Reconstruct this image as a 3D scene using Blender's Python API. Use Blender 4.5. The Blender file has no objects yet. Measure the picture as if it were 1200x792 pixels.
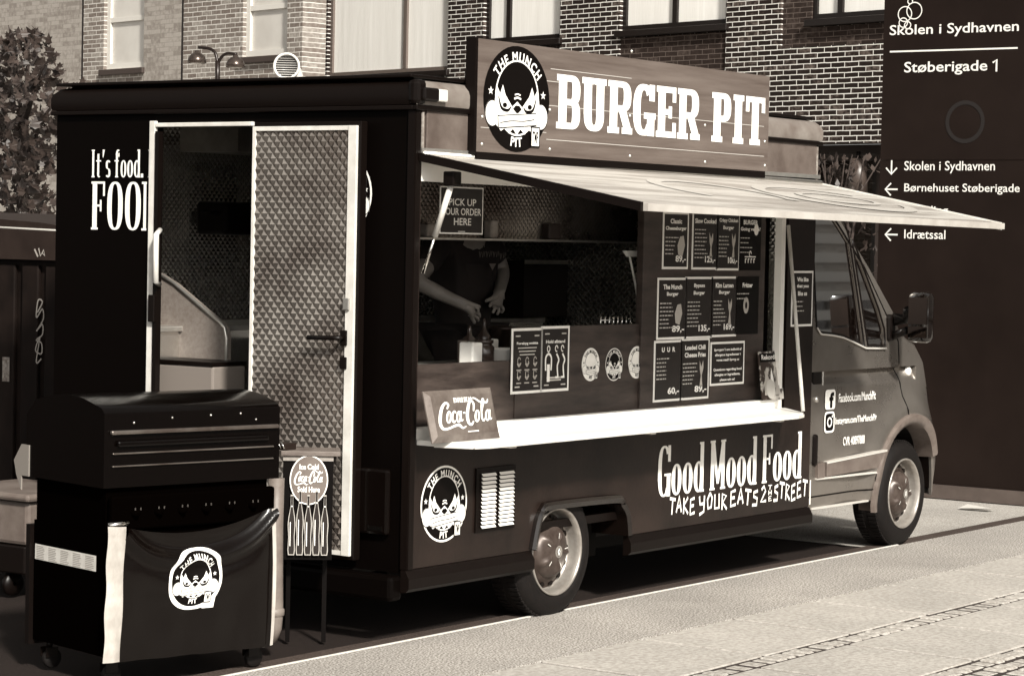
import bpy, bmesh, math, random
from mathutils import Vector, Matrix
from mathutils.geometry import tessellate_polygon, delaunay_2d_cdt
random.seed(7)
R=math.radians
sc=bpy.context.scene
col=sc.collection
# ------------------------------------------------------------------ camera
F=2900.; TH=R(35.5); ROLL=R(1.2); PIT=math.atan(117/F); CAMH=1.83
fw=Vector((math.cos(TH)*math.cos(PIT),math.sin(TH)*math.cos(PIT),-math.sin(PIT)))
rt=Vector((math.sin(TH),-math.cos(TH),0)); up=rt.cross(fw)
cr,sr=math.cos(ROLL),math.sin(ROLL)
CAM=Vector((-8.7038,-6.7593,CAMH))
ir=rt*cr+up*sr; iu=-rt*sr+up*cr
cd=bpy.data.cameras.new('camera'); cam=bpy.data.objects.new('camera',cd); col.objects.link(cam)
cd.sensor_fit='HORIZONTAL'; cd.sensor_width=36; cd.lens=36*F/1200; cd.clip_end=500; cd.clip_start=.1
M=Matrix((ir,iu,-fw)).transposed().to_4x4(); M.translation=CAM; cam.matrix_world=M
sc.camera=cam
def ray(px,py): return (fw+ir*((px-600)/F)-iu*((py-396)/F))
def on(ax,v,px,py):
    r=ray(px,py); return CAM+r*((v-CAM[ax])/r[ax])
# ------------------------------------------------------------------ light: bright overcast sky, soft sun high in front of the truck
w=bpy.data.worlds.new('World'); sc.world=w; w.use_nodes=True
nt=w.node_tree; bg=nt.nodes['Background']
SUN_EL,SUN_AZ=R(35),R(-124)           # azimuth measured from +x towards +y
sky=nt.nodes.new('ShaderNodeTexSky'); sky.sky_type='NISHITA'; sky.sun_disc=False
sky.sun_elevation=SUN_EL; sky.sun_rotation=R(90)-SUN_AZ; sky.dust_density=3.0
bw=nt.nodes.new('ShaderNodeRGBToBW'); nt.links.new(sky.outputs[0],bw.inputs[0])
mx=nt.nodes.new('ShaderNodeMix'); mx.data_type='RGBA'; mx.blend_type='MULTIPLY'; mx.inputs[0].default_value=1
mx.inputs[7].default_value=(1.03,1,.95,1)
nt.links.new(bw.outputs[0],mx.inputs[6]); nt.links.new(mx.outputs[2],bg.inputs[0]); bg.inputs[1].default_value=.07
sd=bpy.data.lights.new('sun','SUN'); sd.energy=3.2; sd.angle=R(5); sd.color=(1,.96,.88)
so=bpy.data.objects.new('sun',sd); col.objects.link(so)
sdir=Vector((math.cos(SUN_EL)*math.cos(SUN_AZ),math.cos(SUN_EL)*math.sin(SUN_AZ),math.sin(SUN_EL)))
so.rotation_euler=sdir.to_track_quat('Z','Y').to_euler(); so.location=(0,0,30)
vs=sc.view_settings; vs.view_transform='Standard'; vs.look='None'; vs.gamma=1; vs.exposure=1.15; vs.use_curve_mapping=False
# ------------------------------------------------------------------ materials
def sep(v):
    a=(( .0,(1.35,.80,.62)),(.05,(1.2,.89,.75)),(.2,(1.08,.965,.86)),(.5,(1.03,.985,.91)),(1.,(1.0,.985,.945)))
    for (v0,c0),(v1,c1) in zip(a,a[1:]):
        if v<=v1:
            t=(v-v0)/(v1-v0); c=[c0[i]+(c1[i]-c0[i])*t for i in range(3)]; break
    return (v*c[0],v*c[1],v*c[2],1)
MATS={}
def mat(name,v,rough=.5,metal=0,spec=.5,v2=None,scale=6,detail=4,bump=0,bscale=None,stretch=None,coat=0,ramp=(.35,.65),trans=0):
    if name in MATS: return MATS[name]
    m=bpy.data.materials.new(name); m.use_nodes=True; t=m.node_tree; b=t.nodes['Principled BSDF']
    b.inputs['Base Color'].default_value=sep(v); b.inputs['Roughness'].default_value=rough
    b.inputs['Metallic'].default_value=metal; b.inputs['Specular IOR Level'].default_value=spec
    b.inputs['Coat Weight'].default_value=coat; b.inputs['Coat Roughness'].default_value=.08
    if trans: b.inputs['Transmission Weight'].default_value=trans
    if v2 is not None or bump:
        tc=t.nodes.new('ShaderNodeTexCoord'); mp=t.nodes.new('ShaderNodeMapping'); t.links.new(tc.outputs['Object'],mp.inputs[0])
        if stretch: mp.inputs['Scale'].default_value=stretch
        if v2 is not None:
            n=t.nodes.new('ShaderNodeTexNoise'); n.inputs['Scale'].default_value=scale; n.inputs['Detail'].default_value=detail
            n.inputs['Roughness'].default_value=.65
            t.links.new(mp.outputs[0],n.inputs[0])
            rp=t.nodes.new('ShaderNodeValToRGB'); rp.color_ramp.elements[0].position=ramp[0]; rp.color_ramp.elements[1].position=ramp[1]
            rp.color_ramp.elements[0].color=sep(v); rp.color_ramp.elements[1].color=sep(v2)
            t.links.new(n.outputs[0],rp.inputs[0]); t.links.new(rp.outputs[0],b.inputs['Base Color'])
            mr=t.nodes.new('ShaderNodeMapRange'); mr.inputs[3].default_value=max(0,rough-.08); mr.inputs[4].default_value=min(1,rough+.12)
            t.links.new(n.outputs[0],mr.inputs[0]); t.links.new(mr.outputs[0],b.inputs['Roughness'])
        if bump:
            n2=t.nodes.new('ShaderNodeTexNoise'); n2.inputs['Scale'].default_value=bscale or scale*3; n2.inputs['Detail'].default_value=5
            t.links.new(mp.outputs[0],n2.inputs[0])
            bp=t.nodes.new('ShaderNodeBump'); bp.inputs['Strength'].default_value=bump; bp.inputs['Distance'].default_value=.02
            t.links.new(n2.outputs[0],bp.inputs['Height']); t.links.new(bp.outputs[0],b.inputs['Normal'])
    MATS[name]=m; return m
def brickmat(name,c1,c2,mortar,bwid=.232,rh=.0672,ms=.0125,vary=.5):
    m=bpy.data.materials.new(name); m.use_nodes=True; t=m.node_tree; b=t.nodes['Principled BSDF']; b.inputs['Roughness'].default_value=.88
    b.inputs['Specular IOR Level'].default_value=.2
    tc=t.nodes.new('ShaderNodeTexCoord'); sx=t.nodes.new('ShaderNodeSeparateXYZ'); cx=t.nodes.new('ShaderNodeCombineXYZ')
    t.links.new(tc.outputs['Object'],sx.inputs[0]); t.links.new(sx.outputs[0],cx.inputs[0]); t.links.new(sx.outputs[2],cx.inputs[1])
    # slightly wobbling courses
    nz=t.nodes.new('ShaderNodeTexNoise'); nz.inputs['Scale'].default_value=7; t.links.new(tc.outputs['Object'],nz.inputs[0])
    va=t.nodes.new('ShaderNodeVectorMath'); va.operation='MULTIPLY_ADD'; va.inputs[1].default_value=(.012,.012,0)
    t.links.new(nz.outputs['Color'],va.inputs[0]); t.links.new(cx.outputs[0],va.inputs[2])
    br=t.nodes.new('ShaderNodeTexBrick'); br.offset=.5; br.inputs['Scale'].default_value=1
    br.inputs['Brick Width'].default_value=bwid; br.inputs['Row Height'].default_value=rh; br.inputs['Mortar Size'].default_value=ms/2
    br.inputs['Mortar Smooth'].default_value=.15; br.inputs['Bias'].default_value=0
    br.inputs['Color1'].default_value=(0,0,0,1); br.inputs['Color2'].default_value=(1,1,1,1); br.inputs['Mortar'].default_value=(.5,.5,.5,1)
    t.links.new(va.outputs[0],br.inputs[0])
    n=t.nodes.new('ShaderNodeTexNoise'); n.inputs['Scale'].default_value=16; n.inputs['Detail'].default_value=6; t.links.new(tc.outputs['Object'],n.inputs[0])
    sb=t.nodes.new('ShaderNodeRGBToBW'); t.links.new(br.outputs[0],sb.inputs[0])
    ma=t.nodes.new('ShaderNodeMath'); ma.operation='MULTIPLY_ADD'; ma.inputs[1].default_value=vary
    sub=t.nodes.new('ShaderNodeMath'); sub.operation='SUBTRACT'; sub.inputs[1].default_value=.25; t.links.new(n.outputs[0],sub.inputs[0])
    t.links.new(sb.outputs[0],ma.inputs[0]); t.links.new(sub.outputs[0],ma.inputs[2])
    rp=t.nodes.new('ShaderNodeValToRGB'); e=rp.color_ramp.elements; e[0].position=.25; e[1].position=.85; e[0].color=sep(c1); e[1].color=sep(c2)
    x=e.new(.6); x.color=sep(c1*1.6)
    t.links.new(ma.outputs[0],rp.inputs[0])
    mn=t.nodes.new('ShaderNodeValToRGB'); mn.color_ramp.elements[0].color=sep(mortar*.75); mn.color_ramp.elements[1].color=sep(mortar); mn.color_ramp.elements[0].position=.3; mn.color_ramp.elements[1].position=.55
    n3=t.nodes.new('ShaderNodeTexNoise'); n3.inputs['Scale'].default_value=3; t.links.new(tc.outputs['Object'],n3.inputs[0]); t.links.new(n3.outputs[0],mn.inputs[0])
    mx=t.nodes.new('ShaderNodeMix'); mx.data_type='RGBA'; t.links.new(br.outputs['Fac'],mx.inputs[0]); t.links.new(rp.outputs[0],mx.inputs[6]); t.links.new(mn.outputs[0],mx.inputs[7])
    t.links.new(mx.outputs[2],b.inputs['Base Color'])
    bp=t.nodes.new('ShaderNodeBump'); bp.inputs['Strength'].default_value=.6; bp.inputs['Distance'].default_value=.01; bp.invert=True
    t.links.new(br.outputs['Fac'],bp.inputs['Height']); t.links.new(bp.outputs[0],b.inputs['Normal'])
    MATS[name]=m; return m
WHITE=mat('white_vinyl',.86,.45,v2=.8,scale=20)
BLACKV=mat('black_vinyl',.002,.5,spec=.12)
PAINT=mat('dark_side_paint',.004,.3,v2=.015,scale=1.7,detail=6,bump=.03,bscale=40,spec=.3)
REARP=mat('dimmed_rear_paint',.0012,.45,spec=.05)  # same paint as the side; its dimmer reflections are put into the colour
TRIM=mat('black_trim',.003,.4,spec=.14)
RUB=mat('black_rubber',.0015,.7,v2=.004,spec=.25,scale=40,bump=.1,bscale=150)
GREY=mat('weathered_grey_panel',.06,.42,v2=.13,scale=3,detail=6,spec=.5)
ALU=mat('aluminium',.62,.32,metal=.85,v2=.5,scale=12)
ALUW=mat('white_aluminium',.66,.4,v2=.52,scale=9)
STEEL=mat('embossed_steel',.10,.26,metal=.8,v2=.30,scale=2.2,detail=6)
STEELD=mat('embossed_steel_inside',.7,.2,metal=.95)
CTR=mat('white_counter_laminate',.88,.35,v2=.82,scale=4)
PLY=mat('dark_plywood',.012,.5,v2=.045,scale=3,detail=7,stretch=(1,1,5),bump=.05)
CABP=mat('cab_paint',.2,.27,metal=.75,v2=.27,scale=2.5,detail=6,coat=.3)
GLASSD=mat('dark_glass',.01,.03,spec=.9,coat=.6)
BLKPL=mat('black_plastic',.003,.38,spec=.2)
CHROME=mat('chrome',.7,.12,metal=1)
RIMM=mat('silver_rim',.4,.3,metal=.6,v2=.28,scale=14)
HUBM=mat('grey_hubcap',.035,.35,metal=.3,v2=.07,scale=18)
# ------------------------------------------------------------------ mesh builder
def cr3(ps,n=6):
    out=[]; P=[ps[0]]+list(ps)+[ps[-1]]
    for i in range(1,len(P)-2):
        p0,p1,p2,p3=P[i-1],P[i],P[i+1],P[i+2]
        for k in range(n):
            t=k/n
            out.append(tuple(.5*((2*b)+(-a+c)*t+(2*a-5*b+4*c-d)*t*t+(-a+3*b-3*c+d)*t**3) for a,b,c,d in zip(p0,p1,p2,p3)))
    out.append(tuple(ps[-1])); return out
class Fr:
    def __init__(s,o,ux,uy,n): s.o=Vector(o); s.ux=Vector(ux); s.uy=Vector(uy); s.n=Vector(n)
    def __call__(s,u,v,h=0): return s.o+s.ux*u+s.uy*v+s.n*h
    def sub(s,u,v,h=0,ang=0,sx=1,sy=1):
        c,q=math.cos(ang),math.sin(ang)
        return Fr(s(u,v,h),(s.ux*c+s.uy*q)*sx,(s.uy*c-s.ux*q)*sy,s.n)
def FS(y=0): return Fr((0,y,0),(1,0,0),(0,0,1),(0,-1,0))       # truck side: u = x, v = z
def FX(x=0): return Fr((x,0,0),(0,-1,0),(0,0,1),(-1,0,0))      # faces the rear: u = -y, v = z
_tc={}
def text2d(s,bold=0):
    k=(s,bold)
    if k in _tc: return _tc[k]
    c=bpy.data.curves.new('t','FONT'); c.body=s; c.size=1; c.offset=bold; c.resolution_u=3
    o=bpy.data.objects.new('t',c); col.objects.link(o); bpy.context.view_layer.update()
    me=bpy.data.meshes.new_from_object(o.evaluated_get(bpy.context.evaluated_depsgraph_get()))
    vs=[(v.co.x,v.co.y) for v in me.vertices]; fs=[tuple(p.vertices) for p in me.polygons]
    bpy.data.objects.remove(o); bpy.data.meshes.remove(me); bpy.data.curves.remove(c)
    _tc[k]=(vs,fs); return _tc[k]
class MB:
    def __init__(s,m=None): s.v=[];s.f=[];s.fm=[];s.sm=[];s.ms=[];s.m=m;s.smooth=False
    def mi(s):
        if s.m not in s.ms: s.ms.append(s.m)
        return s.ms.index(s.m)
    def add(s,vs,fs,m=None):
        if m: s.m=m
        b=len(s.v); i=s.mi(); s.v+= [tuple(p) for p in vs]
        for f in fs: s.f.append(tuple(b+k for k in f)); s.fm.append(i); s.sm.append(s.smooth)
        return s
    def box(s,a,b,m=None,bev=0):
        x0,y0,z0=[min(a[i],b[i]) for i in range(3)]; x1,y1,z1=[max(a[i],b[i]) for i in range(3)]
        if bev:
            e=min(bev,(x1-x0)/2.1,(y1-y0)/2.1,(z1-z0)/2.1)
            bm=bmesh.new(); bmesh.ops.create_cube(bm,size=1)
            for v in bm.verts: v.co=Vector((x0 if v.co.x<0 else x1,y0 if v.co.y<0 else y1,z0 if v.co.z<0 else z1))
            bmesh.ops.bevel(bm,geom=bm.edges[:],offset=e,segments=2,affect='EDGES',profile=.5)
            bm.verts.ensure_lookup_table(); s.add([v.co[:] for v in bm.verts],[[v.index for v in f.verts] for f in bm.faces],m); bm.free(); return s
        vs=[(x,y,z) for x in (x0,x1) for y in (y0,y1) for z in (z0,z1)]
        return s.add(vs,[(0,1,3,2),(4,6,7,5),(0,4,5,1),(2,3,7,6),(0,2,6,4),(1,5,7,3)],m)
    def poly(s,pts,m=None):
        pts=[Vector(p) for p in pts]; t=tessellate_polygon([pts]); return s.add(pts,t,m)
    def rect(s,fr,u0,v0,u1,v1,h=0,m=None): return s.add([fr(u0,v0,h),fr(u1,v0,h),fr(u1,v1,h),fr(u0,v1,h)],[(0,1,2,3)],m)
    def slab(s,fr,u0,v0,u1,v1,h0,h1,m=None):
        p=[fr(u,v,h) for h in (h0,h1) for (u,v) in ((u0,v0),(u1,v0),(u1,v1),(u0,v1))]
        return s.add(p,[(0,3,2,1),(4,5,6,7),(0,1,5,4),(1,2,6,5),(2,3,7,6),(3,0,4,7)],m)
    def prism(s,fr,pts,h0,h1,m=None,cap=True):
        n=len(pts); a=[fr(u,v,h0) for u,v in pts]; b=[fr(u,v,h1) for u,v in pts]
        t=tessellate_polygon([[Vector((u,v,0)) for u,v in pts]])
        fs=[(i,(i+1)%n,n+(i+1)%n,n+i) for i in range(n)]
        if cap: fs+=[tuple(reversed(q)) for q in t]+[tuple(k+n for k in q) for q in t]
        return s.add(a+b,fs,m)
    def flat(s,fr,pts,h=0,m=None): return s.poly([fr(u,v,h) for u,v in pts],m)
    def disc(s,fr,cu,cv,ru,rv,h=0,n=40,m=None,exp=2):
        def se(c): return math.copysign(abs(c)**(2/exp),c)
        return s.flat(fr,[(cu+ru*se(math.cos(6.28318*i/n)),cv+rv*se(math.sin(6.28318*i/n))) for i in range(n)],h,m)
    def ring(s,fr,cu,cv,ru,rv,tu,tv,a0=0,a1=360,h=0,n=24,exp=2,m=None):
        def se(c): return math.copysign(abs(c)**(2/exp),c)
        vs=[]
        for i in range(n+1):
            a=R(a0+(a1-a0)*i/n); c,q=se(math.cos(a)),se(math.sin(a))
            vs+= [fr(cu+ru*c,cv+rv*q,h),fr(cu+(ru-tu)*c,cv+(rv-tv)*q,h)]
        return s.add(vs,[(2*i,2*i+1,2*i+3,2*i+2) for i in range(n)],m)
    def ribbon(s,fr,pts,wd,h=0,n=5,m=None,curve=True):
        ps=cr3([p if len(p)==3 else (p[0],p[1],1) for p in pts],n) if curve else [p if len(p)==3 else (p[0],p[1],1) for p in pts]
        L=[];k=len(ps)
        for i in range(k):
            a=ps[max(0,i-1)];b=ps[min(k-1,i+1)]; dx,dy=b[0]-a[0],b[1]-a[1]; d=math.hypot(dx,dy) or 1
            q=wd*ps[i][2]/2; hh=h+i*.00002
            L+=[fr(ps[i][0]-dy/d*q,ps[i][1]+dx/d*q,hh),fr(ps[i][0]+dy/d*q,ps[i][1]-dx/d*q,hh)]
        return s.add(L,[(2*i,2*i+1,2*i+3,2*i+2) for i in range(k-1)],m)
    def tube(s,pts,r,n=10,m=None,caps=True):
        pts=[Vector(p) for p in pts]; k=len(pts); rs=r if isinstance(r,(list,tuple)) else [r]*k; vs=[];prev=None
        for i in range(k):
            t=(pts[min(k-1,i+1)]-pts[max(0,i-1)]).normalized()
            if prev is None: x=t.orthogonal().normalized()
            else:
                x=prev-t*prev.dot(t); x=x.normalized() if x.length>1e-6 else t.orthogonal().normalized()
            prev=x; y=t.cross(x)
            vs+=[pts[i]+(x*math.cos(6.28318*j/n)+y*math.sin(6.28318*j/n))*rs[i] for j in range(n)]
        fs=[(i*n+j,i*n+(j+1)%n,(i+1)*n+(j+1)%n,(i+1)*n+j) for i in range(k-1) for j in range(n)]
        if caps: fs+=[tuple(reversed(range(n))),tuple(range((k-1)*n,k*n))]
        sm=s.smooth; s.smooth=True; s.add(vs,fs,m); s.smooth=sm; return s
    def lathe(s,c,ax,prof,n=40,m=None,ux=None):      # prof: (radius, along axis)
        c=Vector(c); ax=Vector(ax).normalized(); x=Vector(ux) if ux else ax.orthogonal().normalized(); y=ax.cross(x); k=len(prof); vs=[]
        for r,a in prof: vs+=[c+ax*a+(x*math.cos(6.283185*j/n)+y*math.sin(6.283185*j/n))*r for j in range(n)]
        sm=s.smooth; s.smooth=True
        s.add(vs,[(i*n+j,i*n+(j+1)%n,(i+1)*n+(j+1)%n,(i+1)*n+j) for i in range(k-1) for j in range(n)],m); s.smooth=sm; return s
    def text(s,fr,t,u0,v0,u1,v1,h=.001,bold=0,m=None):
        vs,fs=text2d(t,bold)
        if not vs: return s
        a0=min(p[0] for p in vs);a1=max(p[0] for p in vs);b0=min(p[1] for p in vs);b1=max(p[1] for p in vs)
        return s.add([fr(u0+(p[0]-a0)/(a1-a0)*(u1-u0),v0+(p[1]-b0)/(b1-b0)*(v1-v0),h) for p in vs],fs,m)
    def textw(s,fr,t,u0,vb,size,h=.001,bold=0,sx=1,m=None,align=0):   # baseline placed, size = font size
        vs,fs=text2d(t,bold); 
        if not vs: return s
        a0=min(p[0] for p in vs);a1=max(p[0] for p in vs); off=-a0-(a1-a0)*align
        return s.add([fr(u0+(p[0]+off)*size*sx,vb+p[1]*size,h) for p in vs],fs,m)
    def build(s,name,parent=None,world=False):
        me=bpy.data.meshes.new(name); 
        o=bpy.data.objects.new(name,me)
        vs=s.v
        if parent is None and not world:
            xs=[p[0] for p in vs];ys=[p[1] for p in vs];zs=[p[2] for p in vs]
            c=((min(xs)+max(xs))/2,(min(ys)+max(ys))/2,min(zs)); vs=[(p[0]-c[0],p[1]-c[1],p[2]-c[2]) for p in vs]; o.location=c
        me.from_pydata(vs,[],s.f)
        for m in s.ms: me.materials.append(m)
        me.polygons.foreach_set('material_index',s.fm); me.polygons.foreach_set('use_smooth',s.sm)
        bm=bmesh.new(); bm.from_mesh(me)
        if any(s.sm): bmesh.ops.remove_doubles(bm,verts=bm.verts,dist=1e-6)
        bm.to_mesh(me); bm.free()
        me.update(); col.objects.link(o)
        if parent: o.parent=parent
        return o
def tag(o,label=None,cat=None,group=None,kind=None):
    if label: o['label']=label
    if cat: o['category']=cat
    if group: o['group']=group
    if kind: o['kind']=kind
    return o
def empty(name,loc,rz=0):
    o=bpy.data.objects.new(name,None); col.objects.link(o); o.location=loc; o.rotation_euler=(0,0,rz); o.empty_display_size=.2; return o
def sub(o,parent,loc):                      # move a part's vertices so it hangs from an Empty placed at loc
    o.data.transform(Matrix.Translation(-Vector(loc))); return o
def autosmooth(o,ang=35):
    me=o.data
    for p in me.polygons: p.use_smooth=True
    me.set_sharp_from_angle(angle=R(ang))
# ------------------------------------------------------------------ slab lettering
def glyph(mb,fr,ch,w,tv,th,sf,h):
    """one slab serif letter in a box w x 1 (cap height 1); tv/th = stem / hairline, sf = serif reach"""
    st=[0]
    def r(x0,y0,x1,y1): mb.rect(fr,x0,y0,x1,y1,h+st[0]*.0003); st[0]+=1
    def g(cx,cy,rx,ry,a0,a1,n=14,e=2.6,tu=tv,tw=th): mb.ring(fr,cx,cy,rx,ry,tu,tw,a0,a1,h+st[0]*.0003,n,e); st[0]+=1
    def q(*p): mb.flat(fr,p,h+st[0]*.0003); st[0]+=1
    def stem(x,y0=0,y1=1,b=1,t=1):
        r(x,y0,x+tv,y1)
        if b: r(x-sf,y0,x+tv+sf,y0+th)
        if t: r(x-sf,y1-th,x+tv+sf,y1)
    xh=.62
    if ch=='B':
        stem(sf); x=sf+tv
        for a,b in ((.5-th/2,1),(0,.5+th/2)):
            r(x,a,w*.6,a+th); r(x,b-th,w*.6,b); g(w*.6,(a+b)/2,w*.4,(b-a)/2,-90,90)
    elif ch in 'PR':
        stem(sf); x=sf+tv; a=.42
        r(x,a,w*.58,a+th); r(x,1-th,w*.58,1); g(w*.58,(a+1)/2,w*.4,(1-a)/2,-90,90)
        if ch=='R': q((w*.42,a+th*.5),(w*.42+tv,a+th*.5),(w-sf*.2,th),(w-sf*.2-tv,th)); r(w-tv-sf,0,w+sf*.5,th)
    elif ch=='D':
        stem(sf); x=sf+tv; r(x,0,w*.5,th); r(x,1-th,w*.5,1); g(w*.5,.5,w*.5,.5,-90,90,20)
    elif ch=='U':
        r(sf,.3,sf+tv,1); r(w-sf-tv,.3,w-sf,1); r(0,1-th,tv+2*sf,1); r(w-tv-2*sf,1-th,w,1); g(w/2,.32,w/2-sf,.32,180,360,20)
    elif ch in 'GC':
        g(w/2,.5,w/2,.5,40,320,26); r(w-tv*.75,.68,w,1)
        if ch=='G': r(w-tv,.0,w,.45); r(w*.5,.45-th,w+sf*.6,.45)
        else: r(w-tv*.75,0.02,w,.3)
    elif ch=='O': g(w/2,.5,w/2,.5,0,360,32)
    elif ch in 'EF':
        stem(sf); x=sf+tv; r(x,1-th,w,1); r(w-th*.9,.7,w,1-th); r(x,.5-th/2,w*.72,.5+th/2); r(w*.72-th*.5,.38,w*.72+th*.35,.62)
        if ch=='E': r(x,0,w,th); r(w-th*.9,th,w,.3)
    elif ch=='I': stem(w/2-tv/2)
    elif ch=='T':
        stem(w/2-tv/2,t=0); r(0,1-th,w,1); r(0,.68,th*.9,1-th); r(w-th*.9,.68,w,1-th)
    elif ch=='M':
        stem(sf); stem(w-sf-tv); q((sf,1),(sf+tv,1),(w/2+tv*.3,.12),(w/2-tv*.3,.12)); q((w-sf-tv,1),(w-sf,1),(w/2+tv*.3,.12),(w/2-tv*.3,.12))
    elif ch=='N':
        stem(sf,b=1); stem(w-sf-tv); q((sf,1),(sf+tv,1),(w-sf,0),(w-sf-tv,0))
    elif ch=='H':
        stem(sf); stem(w-sf-tv); r(sf+tv,.5-th/2,w-sf-tv,.5+th/2)
    elif ch=='o': g(w/2,xh/2,w/2,xh/2,0,360,26,2.3)
    elif ch=='d':
        g(w/2,xh/2,w/2,xh/2,0,360,26,2.3); r(w-tv,0,w,1); r(w-tv-sf,1-th,w-tv,1); r(w-tv,0,w+sf*.6,th)
    elif ch=='f':
        r(w*.25,0,w*.25+tv,.8); r(w*.25-sf,0,w*.25+tv+sf,th); r(0,xh-th,w*.8,xh); g(w*.25+w*.45,.78,w*.45,.22,60,180)
        r(w*.72,.74,w*.95,.88)
    elif ch=='t':
        r(w*.25,.15,w*.25+tv,.85); r(0,xh-th,w,xh); g(w*.25+w*.4,.16,w*.4,.16,180,300)
    elif ch=='s':
        g(w/2,xh*.74,w/2,xh*.26,30,270); g(w/2,xh*.26,w/2,xh*.26,-150,90)
    elif ch=="'": q((w*.2,1),(w*.9,1),(w*.45,.72),(w*.25,.72))
    elif ch=='.': r(0,0,w,.14)
def slab_text(mb,fr,s,u0,v0,height,widths,tv,th,sf,gap,h=.002,total=None):
    """widths in cap-heights; total = wanted total width (metres)"""
    W=sum(widths.get(c,.3) for c in s)+gap*(len(s)-1); sx=(total/W/height) if total else 1
    u=0
    for c in s:
        wd=widths.get(c,.3)
        if c!=' ': glyph(mb,fr.sub(u0+u*height*sx,v0,0,0,height*sx,height),c,wd,tv,th,sf,h)
        u+=wd+gap
SW={'B':.62,'U':.66,'R':.66,'G':.62,'E':.58,'P':.58,'I':.34,'T':.6,'M':.8,'N':.7,'H':.68,'C':.6,'O':.62,' ':.3}
def script_cola(mb,fr,W,H,h):
    """flowing script wordmark in a W x H box"""
    f=fr.sub(0,0,0,0,W/10.,H/5.); k=[0]
    def rb(p,wd): mb.ribbon(f,p,wd,h+k[0]*.0004); k[0]+=1
    def o(x,y,rx=.42,ry=.95,sl=.35,a0=0,a1=360,wd=.34):
        rb([(x+rx*math.cos(R(a0+(a1-a0)*i/14))+sl*ry*math.sin(R(a0+(a1-a0)*i/14)),y+ry*math.sin(R(a0+(a1-a0)*i/14)),.65+.6*abs(math.cos(R(a0+(a1-a0)*i/14)))) for i in range(15)],wd)
    rb([(2.0,3.4,.6),(2.35,4.0,1),(1.9,4.3,1),(1.15,3.6,1.3),(.55,2.2,1.5),(.4,1.1,1.4),(.8,.45,1.2),(1.8,.5,.9),(2.8,.8,1),(3.6,.85,1.2),(4.1,.4,.9),(4.8,.6,.3)],.36)
    def a(x,y):
        o(x,y,.3,.8,.28,wd=.26); rb([(x+.62,y+.85,.9),(x+.38,y,1),(x+.34,y-.62,1),(x+.7,y-.45,.6)],.26)
    o(2.05,2.15,.32,.85,.28,wd=.26); o(2.95,2.15,.32,.85,.28,40,320,.26); a(3.75,2.1)
    rb([(4.65,2.6),(5.0,2.7)],.26)
    rb([(6.5,2.8,.7),(6.75,3.9,1),(6.3,4.4,1),(5.75,3.6,1.3),(5.25,2.2,1.5),(5.25,1.1,1.3),(5.7,.8,1),(6.2,1.3,.6)],.36)
    rb([(6.1,4.6,.4),(7.0,4.75,1),(8.0,4.1,1.2),(9.1,4.0,1.2),(9.4,4.5,.6)],.26)
    o(6.95,2.0,.32,.85,.28,wd=.26); rb([(7.75,2.2,.5),(8.6,4.2,.9),(8.4,4.5,.9),(8.0,3.4,1),(7.75,1.8,1.1),(7.9,1.2,1),(8.3,1.6,.5)],.26)
    a(8.8,2.0)
def arc_text(mb,fr,s,r,size,a_mid,h,m,flip=False,track=1.0,bold=.02):
    ws=[]
    for c in s:
        vs,_=text2d(c,bold) if c!=' ' else ([],0); ws.append((max(p[0] for p in vs)-min(p[0] for p in vs)+.12 if vs else .35)*size*track)
    tot=sum(ws); a=a_mid+(tot/2/r)*(1 if not flip else -1)
    for c,wd in zip(s,ws):
        am=a-(wd/2/r)*(1 if not flip else -1); a-=(wd/r)*(1 if not flip else -1)
        if c!=' ':
            f2=fr.sub(r*math.cos(am),r*math.sin(am),0,am-math.pi/2 if not flip else am+math.pi/2)
            mb.textw(f2,c,0,0,size,h,bold,m=m,align=.5,sx=track)
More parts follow.
